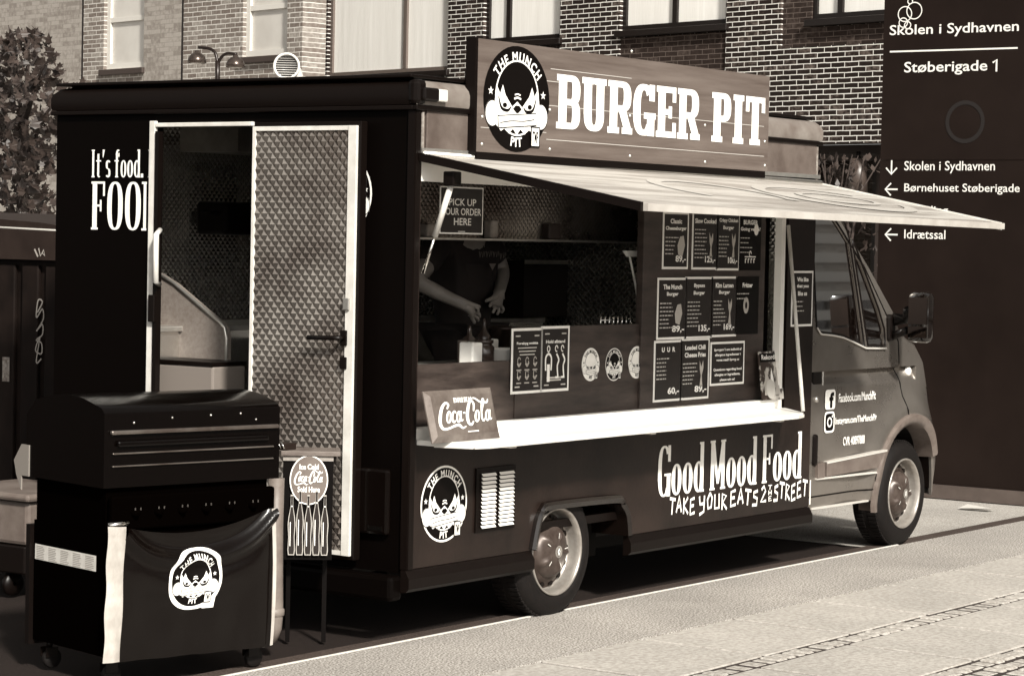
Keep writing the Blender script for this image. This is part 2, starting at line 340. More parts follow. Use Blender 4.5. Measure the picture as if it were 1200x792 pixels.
def emblem(mb,fr,cu,cv,r,ru=None,dark=None,rim=True,inv=False):
    """round restaurant emblem: ring with words, bulldog face and plank"""
    D=dark or BLACKV; Wm=WHITE; f=fr.sub(cu,cv,0,0,(ru or r),r)
    if inv: Dm,Lm=Wm,D
    else: Dm,Lm=D,Wm
    mb.disc(f,0,0,1.06,1.06,.0006,m=Wm if rim else D); mb.disc(f,0,0,1.0,1.0,.0012,m=Dm)
    mb.ring(f,0,.02,.70,.76,.035,.035,0,360,.0018,40,m=Lm)
    arc_text(mb,f,'THE MUNCH',.75,.27,R(90),.0024,Lm,track=.9,bold=.025); arc_text(mb,f,'PIT',.95,.26,R(-90),.0024,Lm,flip=True,bold=.025)
    for s in (-1,1):
        mb.flat(f,[(s*.84+.09*(1 if i%2==0 else .4)*math.sin(R(36*i)),.12+.09*(1 if i%2==0 else .4)*math.cos(R(36*i))) for i in range(10)],.0024,Lm)
        mb.disc(f,s*.78,-.32,.23,.27,.0022,24,m=Wm); mb.ring(f,s*.78,-.32,.23,.27,.02,.02,0,360,.0028,24,m=D)
    face=[(-.72,-.1),(-.66,.24),(-.55,.08),(-.47,.26),(-.38,.06),(-.16,-.16),(0,-.05),(.16,-.16),(.38,.06),(.47,.26),(.55,.08),(.66,.24),(.72,-.1),(.72,-.5),(.5,-.66),(.36,-.58),(.26,-.7),(.12,-.6),(0,-.72),(-.12,-.6),(-.26,-.7),(-.36,-.58),(-.5,-.66),(-.72,-.5)]
    mb.flat(f,face,.0032,Wm)
    for s in (-1,1):
        mb.ribbon(f,[(s*.6,.02,.4),(s*.5,-.2,1),(s*.3,-.24,1),(s*.2,-.16,.4)],.06,.0038,m=D)
        mb.disc(f,s*.4,-.14,.07,.05,.0044,12,m=D)
    mb.flat(f,[(-.14,-.2),(-.06,-.13),(.06,-.13),(.14,-.2),(.03,-.28),(-.03,-.28)],.0044,D)
    mb.ribbon(f,[(-.09,.08),(0,.1),(.09,.08)],.03,.0044,m=Wm); mb.ribbon(f,[(-.11,.0),(0,.03),(.11,.0)],.04,.0048,m=Wm)
    p=f.sub(0,-.43,0,R(5))
    mb.rect(p,-.62,-.13,.62,.13,.0052,D); mb.rect(p,-.6,-.11,.6,.11,.0058,Wm); mb.ribbon(p,[(-.55,-.02),(-.2,.0),(.2,-.02),(.55,.0)],.02,.0064,m=D)
    mb.rect(f,.44,-.94,.74,-.52,.0058,D); mb.rect(f,.47,-.91,.71,-.55,.0064,Wm); mb.text(f,'TMP',.5,-.86,.68,-.62,.007,.02,D)
def emboss(mb,fr,u0,u1,v0,v1,cw,ch,hh):
    nv=int((v1-v0)/ch*2); nu=int((u1-u0)/cw)
    cw=(u1-u0)/nu; ch=(v1-v0)*2/nv; V={};vs=[];fs=[]
    def vid(u,v,h):
        k=(round(u*2/cw),round(v*2/ch),h)
        if k not in V: V[k]=len(vs); vs.append(fr(min(max(u0+u,u0),u1),min(max(v0+v,v0),v1),h))
        return V[k]
    for j in range(nv+1):
        for i in range(nu+1):
            cu=i*cw+(cw/2 if j%2 else 0); cv=j*ch/2
            if cu>u1-u0+1e-6: continue
            c=vid(cu,cv,hh); p=[vid(cu-cw/2,cv,0),vid(cu,cv-ch/2,0),vid(cu+cw/2,cv,0),vid(cu,cv+ch/2,0)]
            for a in range(4): fs.append((c,p[a],p[(a+1)%4]))
    mb.add(vs,fs)
# ================================================================== SETTING
def speck(name,a,b,scale,c=None,bump=.3):
    m=mat(name,a,.92,spec=.2,v2=b,scale=scale,detail=3,bump=bump,bscale=scale*1.3,ramp=(.38,.62))
    t=m.node_tree; b_=t.nodes['Principled BSDF']; rp=[n for n in t.nodes if n.type=='VALTORGB'][0]
    n=t.nodes.new('ShaderNodeTexNoise'); n.inputs['Scale'].default_value=1.1; n.inputs['Detail'].default_value=6; n.inputs['Roughness'].default_value=.7
    tc=[n_ for n_ in t.nodes if n_.type=='TEX_COORD'][0]; t.links.new(tc.outputs['Object'],n.inputs[0])
    mr=t.nodes.new('ShaderNodeMapRange'); mr.inputs[1].default_value=.3; mr.inputs[2].default_value=.7; mr.inputs[3].default_value=.78; mr.inputs[4].default_value=1.08; t.links.new(n.outputs[0],mr.inputs[0])
    mx=t.nodes.new('ShaderNodeMix'); mx.data_type='RGBA'; mx.blend_type='MULTIPLY'; mx.inputs[0].default_value=1
    t.links.new(rp.outputs[0],mx.inputs[6]); t.links.new(mr.outputs[0],mx.inputs[7]); t.links.new(mx.outputs[2],b_.inputs['Base Color']); return m
ROAD=speck('shaded_road_asphalt',.006,.017,150); LITROAD=speck('lit_road_asphalt',.2,.48,110,bump=.15); GRAN=speck('granular_strip',.10,.52,100,bump=.15); GUT=speck('gutter_asphalt',.03,.07,120)
SLAB=speck('paving_slab',.31,.44,38,bump=.2); SETT=speck('granite_sett',.27,.44,40); DIRT=mat('joint_dirt',.012,.95,v2=.03,scale=30)
g=MB(ROAD); g.add([(-300,-300,-.012),(300,-300,-.012),(300,300,-.012),(-300,300,-.012)],[(0,1,2,3)])  # shade of truck and grill is put into the near-black colour
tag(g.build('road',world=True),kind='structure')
g=MB(LITROAD); g.add([(4.8,.07,-.007),(60,.07,-.007),(60,60,-.007),(4.8,60,-.007)],[(0,1,2,3)]); tag(g.build('lit_road',world=True),kind='structure')  # same road in a paler colour, painted for where it is lit
g=MB(GUT); g.box((-30,.085,-.02),(60,.2,-.002)); tag(g.build('gutter',world=True),kind='structure')
g=MB(GRAN); g.box((-30,-.68,-.06),(60,.07,0)); tag(g.build('pavement_strip',world=True),kind='structure')
g=MB(mat('pale_kerb_edge',.6,.8,v2=.5,scale=30)); g.box((-30,.071,-.06),(5.0,.083,.004)); tag(g.build('kerb',world=True),kind='structure')
g=MB(DIRT); g.box((-30,-60,-.06),(60,-.68,-.007)); tag(g.build('paving_bed',world=True),kind='structure')
g=MB(SLAB)
def slabrow(y0,y1,ph):
    x=-6+ph
    while x<16:
        g.box((x+.014,y0+.003,-.05),(x+.808,y1-.005,random.uniform(-.0015,.0015)),bev=.004); x+=.822
slabrow(-1.335,-.685,.31); slabrow(-2.10,-1.47,.02); slabrow(-3.1,-2.45,.5); slabrow(-3.78,-3.1,.2)
tag(g.build('paving_slabs',world=True),kind='structure')
g=MB(SETT)
for y0,y1 in ((-1.465,-1.34),(-2.445,-2.105)):
    rows=max(1,round((y1-y0)/.105)); 
    for k in range(rows):
        x=-5
        a=y0+(y1-y0)*k/rows; b=y0+(y1-y0)*(k+1)/rows
        while x<14:
            L=random.uniform(.07,.13); j=random.uniform(-.008,.008)
            g.box((x+.008,a+.006+abs(j),-.05),(x+L-.004,b-.008+j*.5,random.uniform(-.006,.003)),bev=.012); x+=L+random.uniform(0,.012)
tag(g.build('granite_setts',world=True),kind='structure')
# ------------------------------------------------------------------ brick buildings behind
AZ=R(77.4); D_=Vector((math.cos(AZ),math.sin(AZ),0)); N_=Vector((-math.sin(AZ),math.cos(AZ),0))
def plane_at(px,depth):
    r=ray(px,300); return CAM+r*(depth/ r.dot(fw))
class Facade:
    def __init__(s,name,px,depth):
        p=plane_at(px,depth); s.o=Vector((p.x,p.y,0)); s.root=empty(name,s.o,AZ)
    def f(s,px,py,y=0):
        r=ray(px,py); o=s.o+N_*y; t=(o-CAM).dot(N_)/r.dot(N_); p=CAM+r*t-s.o; return p.dot(D_),p.z
def holes_wall(mb,x0,x1,z0,z1,holes,y=0,dep=.12,rm=None,m=None):
    xs=sorted({x0,x1}|{v for h in holes for v in (h[0],h[1])}); zs=sorted({z0,z1}|{v for h in holes for v in (h[2],h[3])})
    xs=[v for v in xs if x0<=v<=x1]; zs=[v for v in zs if z0<=v<=z1]
    for a,b in zip(xs,xs[1:]):
        for c,d in zip(zs,zs[1:]):
            mx_,mz=(a+b)/2,(c+d)/2
            if any(h[0]<mx_<h[1] and h[2]<mz<h[3] for h in holes): continue
            mb.add([(a,y,c),(b,y,c),(b,y,d),(a,y,d)],[(0,3,2,1)],m)
    for h in holes:
        a,b,c,d=h
        mb.add([(a,y,c),(a,y,d),(a,y-dep,d),(a,y-dep,c)],[(0,1,2,3)],rm or m); mb.add([(b,y,c),(b,y-dep,c),(b,y-dep,d),(b,y,d)],[(0,1,2,3)],rm or m)
        mb.add([(a,y,d),(b,y,d),(b,y-dep,d),(a,y-dep,d)],[(0,1,2,3)],rm or m); mb.add([(a,y,c),(a,y-dep,c),(b,y-dep,c),(b,y,c)],[(0,1,2,3)],rm or m)
BR_D=brickmat('dark_brick',.009,.10,.75); BR_P=brickmat('panel_brick',.014,.06,.11,ms=.010); BR_L=brickmat('pale_brick',.12,.30,.58,ms=.012); BR_S=brickmat('smooth_brick',.19,.28,.23,ms=.006)
FRM=mat('dark_window_frame',.006,.4); FRL=mat('pale_window_frame',.55,.5); PANE=mat('pale_streaked_pane',.86,.25,v2=.74,scale=1.2,stretch=(9,1,.3),coat=.6)  # plain bright panes with faint upright streaks
PANE2=mat('smooth_pale_pane',.56,.3,v2=.44,scale=.8,coat=.6)
def window(fc,hole,frame,pane,mull=(),trans=(),fw_=.07,dep=.12,sill=True,sm=None):
    a,b,c,d=hole; y=-dep
    m=MB(frame); t=fw_
    m.box((a,y,c),(a+t,y+.06,d)); m.box((b-t,y,c),(b,y+.06,d)); m.box((a+t,y,c),(b-t,y+.06,c+t)); m.box((a+t,y,d-t),(b-t,y+.06,d))
    for u in mull: m.box((u-t*.6,y,c+t),(u+t*.6,y+.062,d-t))
    for v in trans: m.box((a+t,y,v-t*.4),(b-t,y+.058,v+t*.4))
    w_=m.build('window',fc.root)
    p=MB(pane); p.box((a+.01,y-.02,c+.01),(b-.01,y+.02,d-.01)); p.build('pane',w_)
    if sill:
        s=MB(sm or FRM); s.box((a-.05,-.05,c-.09),(b+.05,.06,c-.003),bev=.01); s.build('sill',w_)
fc=Facade('brick_building',1000,31.5)
zlow=fc.f(990,168)[1]
def hole(px0,px1,pyb,h=1.7,f=fc):
    s0,z0=f.f(px1,pyb); s1,_=f.f(px0,pyb); return (s0,s1,z0,z0+h)
Ha=hole(383,524,82,2.2); Hb=hole(566,656,45); Hc=hole(726,851,28); Hd=hole(949,1085,14)
panels=[(h[0],h[1],h[2]-1.0,h[2]-.09) for h in (Hb,Hc)]
Hd_p=(Hd[0],fc.f(915,40)[0],fc.f(915,57)[1],fc.f(915,57)[1]+3); Hc_p=(Hc[0],Hc[1],Hc[2]-.62,Hc[2]); Hb_p=(Hb[0],Hb[1],Hb[2]-.62,Hb[2])
sR=fc.f(1300,100)[0]; sL=fc.f(352,100)[0]
m=MB(BR_D); holes_wall(m,sR,sL,zlow,9,[Ha,(Hb[0],Hb[1],Hb_p[2],Hb[3]),(Hc[0],Hc[1],Hc_p[2],Hc[3]),(Hd_p[0],Hd_p[1],Hd_p[2],Hd[3])],dep=.12)
m.box((sR,-.35,zlow),(sL,-.12,9.0)); m.box((sR,-.35,8.99),(sL,0,9.1)); m.add([(sR,0,zlow),(sL,0,zlow),(sL,-.12,zlow),(sR,-.12,zlow)],[(0,1,2,3)])
m.build('wall',fc.root)
for (a,b,c,d),top in ((Hb_p,Hb[2]),(Hc_p,Hc[2]),(Hd_p,Hd[2])):
    m=MB(BR_P); m.box((a,-.118,c),(b,-.035,min(top-.1,d))); m.build('recessed_panel',fc.root)
m=MB(BR_P); m.box((Hd[1],-.118,Hd[2]-.1),(Hd_p[1],-.035,Hd[3])); m.build('recessed_panel',fc.root)
window(fc,Ha,mat('grey_window_frame',.1,.4),PANE,mull=(fc.f(471,50)[0],),fw_=.06); window(fc,Hb,FRM,PANE,mull=(fc.f(592,30)[0],)); window(fc,Hc,FRM,PANE,mull=(fc.f(787,15)[0],)); window(fc,Hd,FRM,PANE,mull=(fc.f(981,5)[0],))
# ground floor recess: glazing, soffit, pillar
m=MB(mat('dark_soffit',.012,.8)); m.box((sR,-3,zlow-.12),(sL,-.36,zlow-.004)); m.build('soffit',fc.root)
m=MB(GLASSD); m.box((sR,-2.6,0),(sL,-2.5,zlow-.12)); m.build('ground_floor_glazing',fc.root)
m=MB(FRM)
for s in range(12):
    u=sR+s*2.4+.6; m.box((u,-2.5,0),(u+.1,-2.4,zlow-.12))
m.box((sR,-2.5,.9),(sL,-2.42,1.0)); m.build('glazing_bars',fc.root)
m=MB(mat('dark_pillar',.02,.7))
for px in (1020,700,420):
    u=fc.f(px,250)[0]; m.box((u-.25,-.9,0),(u+.25,-.4,zlow-.12))
    m.build('pillar',fc.root); m=MB(MATS['dark_pillar'])
# drain pipe on the corner
u=fc.f(352,60)[0]; m=MB(mat('pale_pipe',.55,.5)); m.tube([(u,.09,0),(u,.09,9)],.055,12)
for z in (3.2,5.6,8): m.lathe((u,.09,z),(0,0,1),[(.055,0),(.07,.01),(.07,.05),(.055,.06)],14)
m.build('drain_pipe',fc.root)
tag(fc.root,'dark brick building with white mortar and white windows behind the rooftop sign','building')
# the paler house on the left
fl=Facade('pale_brick_building',200,36.)
la,lb=fl.f(354,60)[0],fl.f(-420,60)[0]
W1=hole(121,168,79,2.4,fl); W2=hole(284,336,64,2.4,fl)
j1,j2=fl.f(97,60)[0],fl.f(214,60)[0]
m=MB(BR_L); holes_wall(m,la,lb,0,9.6,[W1,W2],dep=.12)
m.box((la,-.4,0),(lb,-.12,9.6)); m.box((la,-.4,9.59),(lb,.05,9.7)); m.add([(la,0,0),(la,0,9.6),(la,-.12,9.6),(la,-.12,0)],[(0,1,2,3)]); m.build('wall',fl.root)
m=MB(BR_S); m.box((j2+.03,.0,0),(W1[0]-.02,.012,9.5)); m.build('smooth_brick_panel',fl.root)
m=MB(BR_S); m.box((j1+.03,.0,0),(lb-.1,.012,9.5)); m.build('smooth_brick_panel',fl.root)
m=MB(FRM)
for j in (j1,j2): m.box((j-.015,0,0),(j+.015,.014,9.5))
m.build('expansion_joint',fl.root)
tz=lambda px,py:fl.f(px,py)[1]
window(fl,W1,FRL,PANE2,trans=(tz(145,22),),fw_=.09,sm=mat('dark_sill',.03,.6)); window(fl,W2,FRL,PANE2,trans=(tz(310,8),),fw_=.09,sm=MATS['dark_sill'])
tag(fl.root,'pale washed out brick house with tall narrow windows, behind the tree','building')
# house across the street, seen only in the truck's glass
ac=empty('street_house',(4,-19,0))
BR_X=brickmat('light_brick',.38,.5,.6); m=MB(BR_X); hs=[(x,x+1.7,z,z+1.5) for z in (1.2,4.2,7.2,10.2,13.2,16.2) for x in [a*2.6+8 for a in range(27)]]
mm=MB(BR_X); holes_wall(mm,6,80,0,19,hs,dep=.15); mm.box((6,-.5,0),(80,-.15,19)); mm.build('wall',ac)
m=MB(GLASSD)
for h in hs: m.box((h[0],-.145,h[2]),(h[1],-.1,h[3]))
tag(m.build('window_panes',ac),kind='stuff')
m=MB(mat('pale_band',.85,.6))
for k in range(44): m.box((6,0.002,.4+.42*k),(80,.07,.62+.42*k))  # slats added so the cab glass reflects pale stripes
tag(m.build('reflection_slats',ac),kind='stuff')
tag(ac,'brick terrace across the street, seen only as a reflection in the cab window','building')
# ------------------------------------------------------------------ sign wall (right)
tp=empty('wayfinding_sign',(7.8,.4,0)); TB=mat('dark_brown_sheet',.007,.5,v2=.010,scale=1.2,spec=.12)
def T(px,py): p=on(0,7.8,px,py); return p.y,p.z
ty=1.70
m=MB(TB); m.box((0,-1.6,.1),(.18,ty-.4,T(1100,188)[1]-.002)); m.build('lower_panel',tp)
m=MB(TB); m.box((0,-1.6,T(1100,188)[1]+.002),(.18,ty-.4,4.2)); m.build('upper_panel',tp)
m=MB(mat('brown_plinth',.05,.6,v2=.07,scale=5)); m.box((-.03,-1.62,0),(.21,ty-.38,.098)); m.build('plinth',tp)
m=MB(mat('sign_lettering',.72,.5)); fT=Fr((-.001,-.4,0),(0,-1,0),(0,0,1),(-1,0,0))
def tt(s,l,t,r_,b,bold=.012):
    y0,z1=T(*(l,t)); y1,z0=T(*(r_,b)); m.text(fT,s,-y0,z0,-y1,z1,.002,bold)
tt('Skolen i Sydhavnen',1043,30,1194,40.5); tt('Støberigade',1060,73,1157,87)
y0,z0=T(1164.5,84); m.ribbon(fT,[(-y0-.008,z0+.062),(-y0+.022,z0+.085),(-y0+.022,z0-.002)],.014,.002,curve=False)
y0,z0=T(1043,61); y1,_=T(1193,50); m.rect(fT,-y0,z0-.006,-y1,z0+.006,.002)
tt('Skolen i Sydhavnen',1060,189,1166,203.5,.008); tt('Børnehuset Støberigade',1060,215,1195,228.5,.008); tt('Indskoling',1052,241,1111,254,.008); tt('Idrætssal',1060,269,1108,280.5,.008)
for px,py,k in ((1045,196,0),(1045,222,1),(1045,249,1),(1045,275,1)):
    y,z=T(px,py); f=fT.sub(-y,z,0,0 if k else R(90))
    L=.05; m.ribbon(f,[(L,0),(-L,0)],.012,.002,curve=False); m.ribbon(f,[(-L+.045,.045),(-L-.002,0),(-L+.045,-.045)],.012,.0024,curve=False)
for px,py,r_ in ((1061,17,10),(1072,13,11),(1059,27,6.5),(1064,30,5),(1067,2,4)):
    y,z=T(px,py); k=r_*17/F; m.ring(fT,-y,z,k,k,.008,.008,0,360,.0022+.0004*r_,26)
m.build('lettering',tp)
m=MB(mat('ghost_ring',.006,.6)); y,z=T(1131,143); m.ring(fT,-y,z,.155,.155,.03,.03,0,360,.002,30); m.build('faded_ring',tp)
tag(tp,'tall dark brown wayfinding sign with white school directions, right of the truck','sign')
# ------------------------------------------------------------------ container, crate, tree at the left
ct=empty('waste_container',(1.2,2.9,0)); CB=mat('container_paint',.004,.6,v2=.009,scale=5,spec=.15)
def Cc(px,py): p=on(0,1.2,px,py); return p.y-2.9,p.z
top=Cc(60,305)[1]; yR=-.25; yL=1.9
m=MB(CB); m.box((0,yR,.12),(1.2,yL,top)); 
y=yR
while y<yL: m.box((-.03,y,.15),(0,y+.13,top-.03),bev=.008); y+=.19
m.build('body',ct)
m=MB(mat('container_lid',.012,.6,v2=.02,scale=4,spec=.2)); zt=Cc(60,282)[1]
m.prism(Fr((0,0,0),(0,1,0),(0,0,1),(1,0,0)),[(yR-.05,top),(yL,top),(yL,zt+.16),(yR+.9,zt+.1),(yR-.05,zt)],-.06,1.25); m.build('lid',ct)
m=MB(mat('pale_lid_edge',.5,.5)); 
m.tube([(-.05,yR-.05,zt+.04),(-.05,yL,zt+.09)],.012,8); m.build('lid_rail',ct)
m=MB(mat('dim_spray_paint',.3,.6)); fC=Fr((-.031,0,0),(0,-1,0),(0,0,1),(-1,0,0))
def cpt(px,py): y,z=Cc(px,py); return (-y,z)
m.ribbon(fC.sub(0,0,.03),[cpt(50,292),cpt(54,301)],.012,.002,curve=False); m.ribbon(fC.sub(0,0,.03),[cpt(55,291),cpt(57,300),cpt(61,293),cpt(62,300),cpt(59,296)],.01,.003,curve=False)
m.ribbon(fC,[cpt(*p) for p in ((49,366),(55,354),(50,352),(48,372),(55,362),(56,374),(48,388),(55,380),(55,392),(48,398),(54,402),(54,414),(47,410),(52,396),(48,424),(54,420))],.009,.004); m.build('graffiti',ct)
m=MB(mat('torn_sticker',.3,.6,v2=.1,scale=40)); a=cpt(8,418); b=cpt(16,447); m.rect(fC,a[0],b[1],b[0],a[1],.003); m.build('torn_sticker',ct)
tag(ct,'dark ribbed waste container with graffiti, left of the truck behind the grill','container')
bx=empty('pale_tub',(-.2,2.15,0))
m=MB(mat('pale_plastic',.085,.5,v2=.13,scale=6)); P0=on(0,-.2,32,640); P1=on(0,-.2,-60,578)
m.box((0,P0.y-2.15,P0.z),(.5,P1.y-2.15,P1.z),bev=.02); m.build('tub',bx)
m=MB(MATS['pale_plastic']); m.box((-.03,P0.y-2.18,P1.z+.002),(.53,P1.y-2.12,P1.z+.04),bev=.015); m.build('rim',bx)
m=MB(BLKPL); m.box((.0,P0.y-2.13,.12),(.5,P1.y-2.16,P0.z-.003),bev=.01); m.build('base_crate',bx)
for q in (.06,.44): 
    m=MB(BLKPL); m.lathe((q,P0.y-2.0,.06),(0,1,0),[(.01,0),(.06,0),(.06,.03),(.01,.03)],16); m.build('castor',bx)
tag(bx,'pale plastic tub on a black wheeled base, left of the black grill','tub')
tr=empty('maple_tree',(9.0,10.4,0))
m=MB(mat('bark',.03,.9,v2=.015,scale=20,bump=.3))
rnd=random.Random(3)
def Tt(px,py,dx=0): p=on(0,9.0+dx,px,py); return Vector((dx,p.y-10.4,p.z))
base=Vector((.2,.1,0)); tw=[(Tt(20,260),.06),(Tt(30,80),.025)]
m.tube([base,Tt(24,300),Tt(28,180),Tt(34,40)],[.11,.08,.045,.01])
brs=[]
for px,py,qx,qy in ((25,280,-20,150),(26,250,60,140),(27,220,-10,90),(28,190,80,100),(28,160,10,30),(30,140,62,60),(25,300,60,230),(25,310,-30,240),(28,200,-30,120)):
    d=rnd.uniform(-.6,.6); a,b=Tt(px,py),Tt(qx,qy,d); m.tube([a,(a+b)/2+Vector((0,0,.1)),b],[.03,.018,.005],6); brs.append((a,b))
m.build('trunk',tr)
lm=mat('dark_leaf',.010,.5,v2=.04,scale=3.5,spec=.4); m=MB(lm)
shape=[(0,-.5),(.18,-.38),(.45,-.3),(.3,-.05),(.52,.2),(.2,.18),(.0,.55),(-.2,.18),(-.52,.2),(-.3,-.05),(-.45,-.3),(-.18,-.38)]
for i in range(1500):
    px=rnd.gauss(22,34); py=rnd.uniform(36,300)
    lim=12+(py-30)*.9
    if abs(px-30)>min(lim,75) : continue
    c=Tt(px,py,rnd.uniform(-.7,.7))+Vector((0,rnd.gauss(0,.05),0)); s=rnd.uniform(.05,.15)
    q=Matrix.Rotation(rnd.uniform(0,6.28),3,'Z')@Matrix.Rotation(rnd.gauss(1.0,.5),3,'X')@Matrix.Rotation(rnd.uniform(-1,1),3,'Y')
    m.poly([c+q@Vector((x*s,y*s,.12*s*abs(x))) for x,y in shape])
m.build('crown',tr)
tag(tr,'young maple tree with dark leaves in front of the pale brick house','tree')
# street lamp with two bowls
sl=empty('street_lamp',(13,0,0)); pz=on(0,13,255,90); sl.location=(13,pz.y,0)
def L(px,py): p=on(0,13,px,py); return Vector((0,p.y-pz.y,p.z))
LM=mat('dark_lamp_metal',.012,.35,metal=.3); m=MB(LM); m.tube([(0,0,0),L(255,90),L(255,72)],[.05,.03,.03]); m.build('pole',sl)
for pts,cx,cy in (((255,74),(252,62),(244,57),(233,56)),231,62),(((255,76),(259,68),(266,63),(277,64)),276,67):
    m=MB(LM); m.tube([L(*p) for p in cr3(pts,4)],.019,8); m.build('arm',sl)
    c=L(cx,cy); m=MB(mat('bronze_bowl',.1,.22,metal=.7,v2=.05,scale=9)); m.lathe(c,(0,0,-1),[(.012,-.03),(.028,-.02),(.032,0),(.06,.012),(.09,.04),(.108,.08),(.112,.125),(.104,.125),(.08,.05)],28); m.build('lamp_bowl',sl)
    m=MB(mat('opal_lens',.5,.3)); m.lathe(c,(0,0,-1),[(.001,.135),(.05,.13),(.1,.115)],20); m.build('lens',sl)
tag(sl,'double armed street lamp with two bronze bowls above the truck roof','street lamp')
# ================================================================== FOOD TRUCK
W=2.25; BL=3.71; ZB=.34; ZT=2.41
truck=empty('food_truck',(0,0,0))
def S(px,py,y=0): p=on(1,y,px,py); return p.x,p.z
def Rr(px,py,x=0): p=on(0,x,px,py); return p.y,p.z
def rectS(px0,py0,px1,py1,y=0):       # photo corners top-left / bottom-right on a plane parallel to the side
    x0,z1=S(px0,py0,y); x1,z0=S(px1,py1,y); return x0,z0,x1,z1
fS=FS(-.001); fRr=FX(-.001)
OX0,OX1,OZ0,OZ1=.05,3.40,.90,2.185      # serving opening
DY0,DY1,DZ0,DZ1=.945,1.565,.36,2.325    # rear door opening
arch=[S(624,644),S(630,612),S(635,601),S(643,595.5),S(717,587.5),S(725,592),S(731,604),S(733,627)]
arch[0]=(arch[0][0],ZB); arch[-1]=(arch[-1][0],ZB)
T_=.04
# side wall: lower panel with the wheel arch cut out, pillars, top strip
arch=arch[:1]+cr3([tuple(p) for p in arch],6)[1:-1]+arch[-1:]
m=MB(PAINT); f0=FS(0)
m.prism(f0,[(.0,ZB)]+arch+[(BL,ZB),(BL,OZ0),(0,OZ0)],-T_,0)
m.prism(f0,[(0,OZ0+.0005),(OX0,OZ0+.0005),(OX0,ZT),(0,ZT)],-T_,0); m.prism(f0,[(OX1,OZ0+.0005),(BL,OZ0+.0005),(BL,ZT),(OX1,ZT)],-T_,0)
m.build('side_wall',truck)
m=MB(GREY); m.box((OX0,0,OZ1),(BL,T_,ZT-.001)); m.box((OX0+.02,-.012,OZ1+.02),(BL-.03,-.001,ZT-.02),bev=.004); m.build('upper_side_panel',truck)
m=MB(REARP)
m.box((0,T_,ZB-.02),(T_,DY0,ZT)); m.box((0,DY1,ZB-.02),(T_,W,ZT)); m.box((0,DY0,DZ1),(T_,DY1,ZT)); m.box((0,DY0,ZB-.02),(T_,DY1,DZ0))
m.build('rear_wall',truck)
m=MB(REARP); m.box((T_,W-T_,ZB),(BL-T_,W,ZT)); m.box((BL-T_,T_,ZB),(BL,W,ZT)); m.build('far_wall',truck)
m=MB(TRIM); m.box((-.0,.31,.29),(BL,W,ZB-.021)); m.box((T_,T_,.42),(BL-T_,W-T_,.46)); m.build('floor',truck)
# roof with rounded cornice
prof=[(.0,ZT),(.018,ZT+.002),(.022,ZT+.02),(.022,ZT+.06),(.014,ZT+.082),(-.012,ZT+.108),(-.05,ZT+.118)]
def rimloop(off,z): return [(-off,-off,z),(BL+off,-off,z),(BL+off,W+off,z),(-off,W+off,z)]
def cornice(mat_,sides,nm):
    m=MB(mat_); m.smooth=False
    for a in sides:
        vs=[]
        for o_,z in prof: q=rimloop(o_,z); vs+=[q[a],q[(a+1)%4]]
        m.add(vs,[(2*i,2*i+1,2*i+3,2*i+2) for i in range(len(prof)-1)])
    o=m.build(nm,truck); autosmooth(o,50)
cornice(mat('grey_cornice',.1,.3,v2=.2,scale=4),(0,),'side_cornice'); cornice(TRIM,(1,2,3),'rear_cornice')
m=MB(TRIM); m.box((.05,.05,ZT+.1),(BL-.05,W-.05,ZT+.122)); m.box((-.012,.02,ZT+.1225),(BL-.03,W,ZT+.138),bev=.004); m.build('roof',truck)
m=MB(TRIM); m.box((-.024,-.026,ZT-.022),(BL+.02,-.001,ZT-.001),bev=.004); m.box((-.026,-.0,ZT-.022),(-.001,W+.02,ZT-.001),bev=.004); m.build('gutter_trim',truck)
m=MB(TRIM); 
for (x,y) in ((-.03,-.032),): m.box((x,y,ZT-.0),(x+.075,y+.06,ZT+.115),bev=.022)
m.box((-.008,-.012,ZB),(.028,-.001,ZT-.024)); m.box((-.012,-.008,ZB),(-.001,.03,ZT-.024)); m.build('corner_cap',truck)
m=MB(mat('light_edge_trim',.3,.4,v2=.12,scale=30)); m.box((BL-.03,-.012,OZ1+.0),(BL-.012,-.001,ZT-.03)); m.build('edge_strip',truck); m=MB(MATS['light_edge_trim']); m.box((.034,-.014,OZ1-.012),(.046,-.002,ZT-.03)); m.build('edge_strip',truck)
# small marker lamp on the cornice
m=MB(BLKPL); x,z=S(501,111,-.03); m.box((x-.05,-.055,z-.03),(x+.06,-.02,z+.03),bev=.01); ml=m.build('marker_lamp',truck)
m=MB(mat('pale_lens',.6,.2)); m.box((x+.062,-.05,z-.028),(x+.13,-.02,z+.028),bev=.008); m.build('lens',ml)
# skirts, arch lips
m=MB(TRIM); 
for a,b in ((-.02,arch[0][0]-.02),(arch[-1][0]+.01,BL)):
    m.prism(Fr((a,0,0),(0,-1,0),(0,0,1),(1,0,0)),[(-.02,.235),(.012,.24),(.028,.255),(.028,.30),(.006,.338),(-.02,.338)],0,b-a)
m.build('sill',truck)
m=MB(mat('worn_black_trim',.004,.22,coat=.4)); pp=[(x,0,z) for x,z in arch]
lip=[]
for k,(x,y,z) in enumerate(pp):
    a=Vector(pp[max(0,k-1)]);b=Vector(pp[min(len(pp)-1,k+1)]); t=(b-a).normalized(); n=Vector((-t.z,0,t.x))
    lip+= [Vector((x,0,z))+n*o+Vector((0,-h,0)) for o,h in ((.036,.001),(.033,.02),(.018,.03),(-.006,.022),(-.008,-.2))]
m.smooth=True; m.add(lip,[(5*i+j,5*i+j+1,5*i+j+6,5*i+j+5) for i in range(len(pp)-1) for j in range(4)]); o=m.build('wheel_arch',truck); autosmooth(o,40)
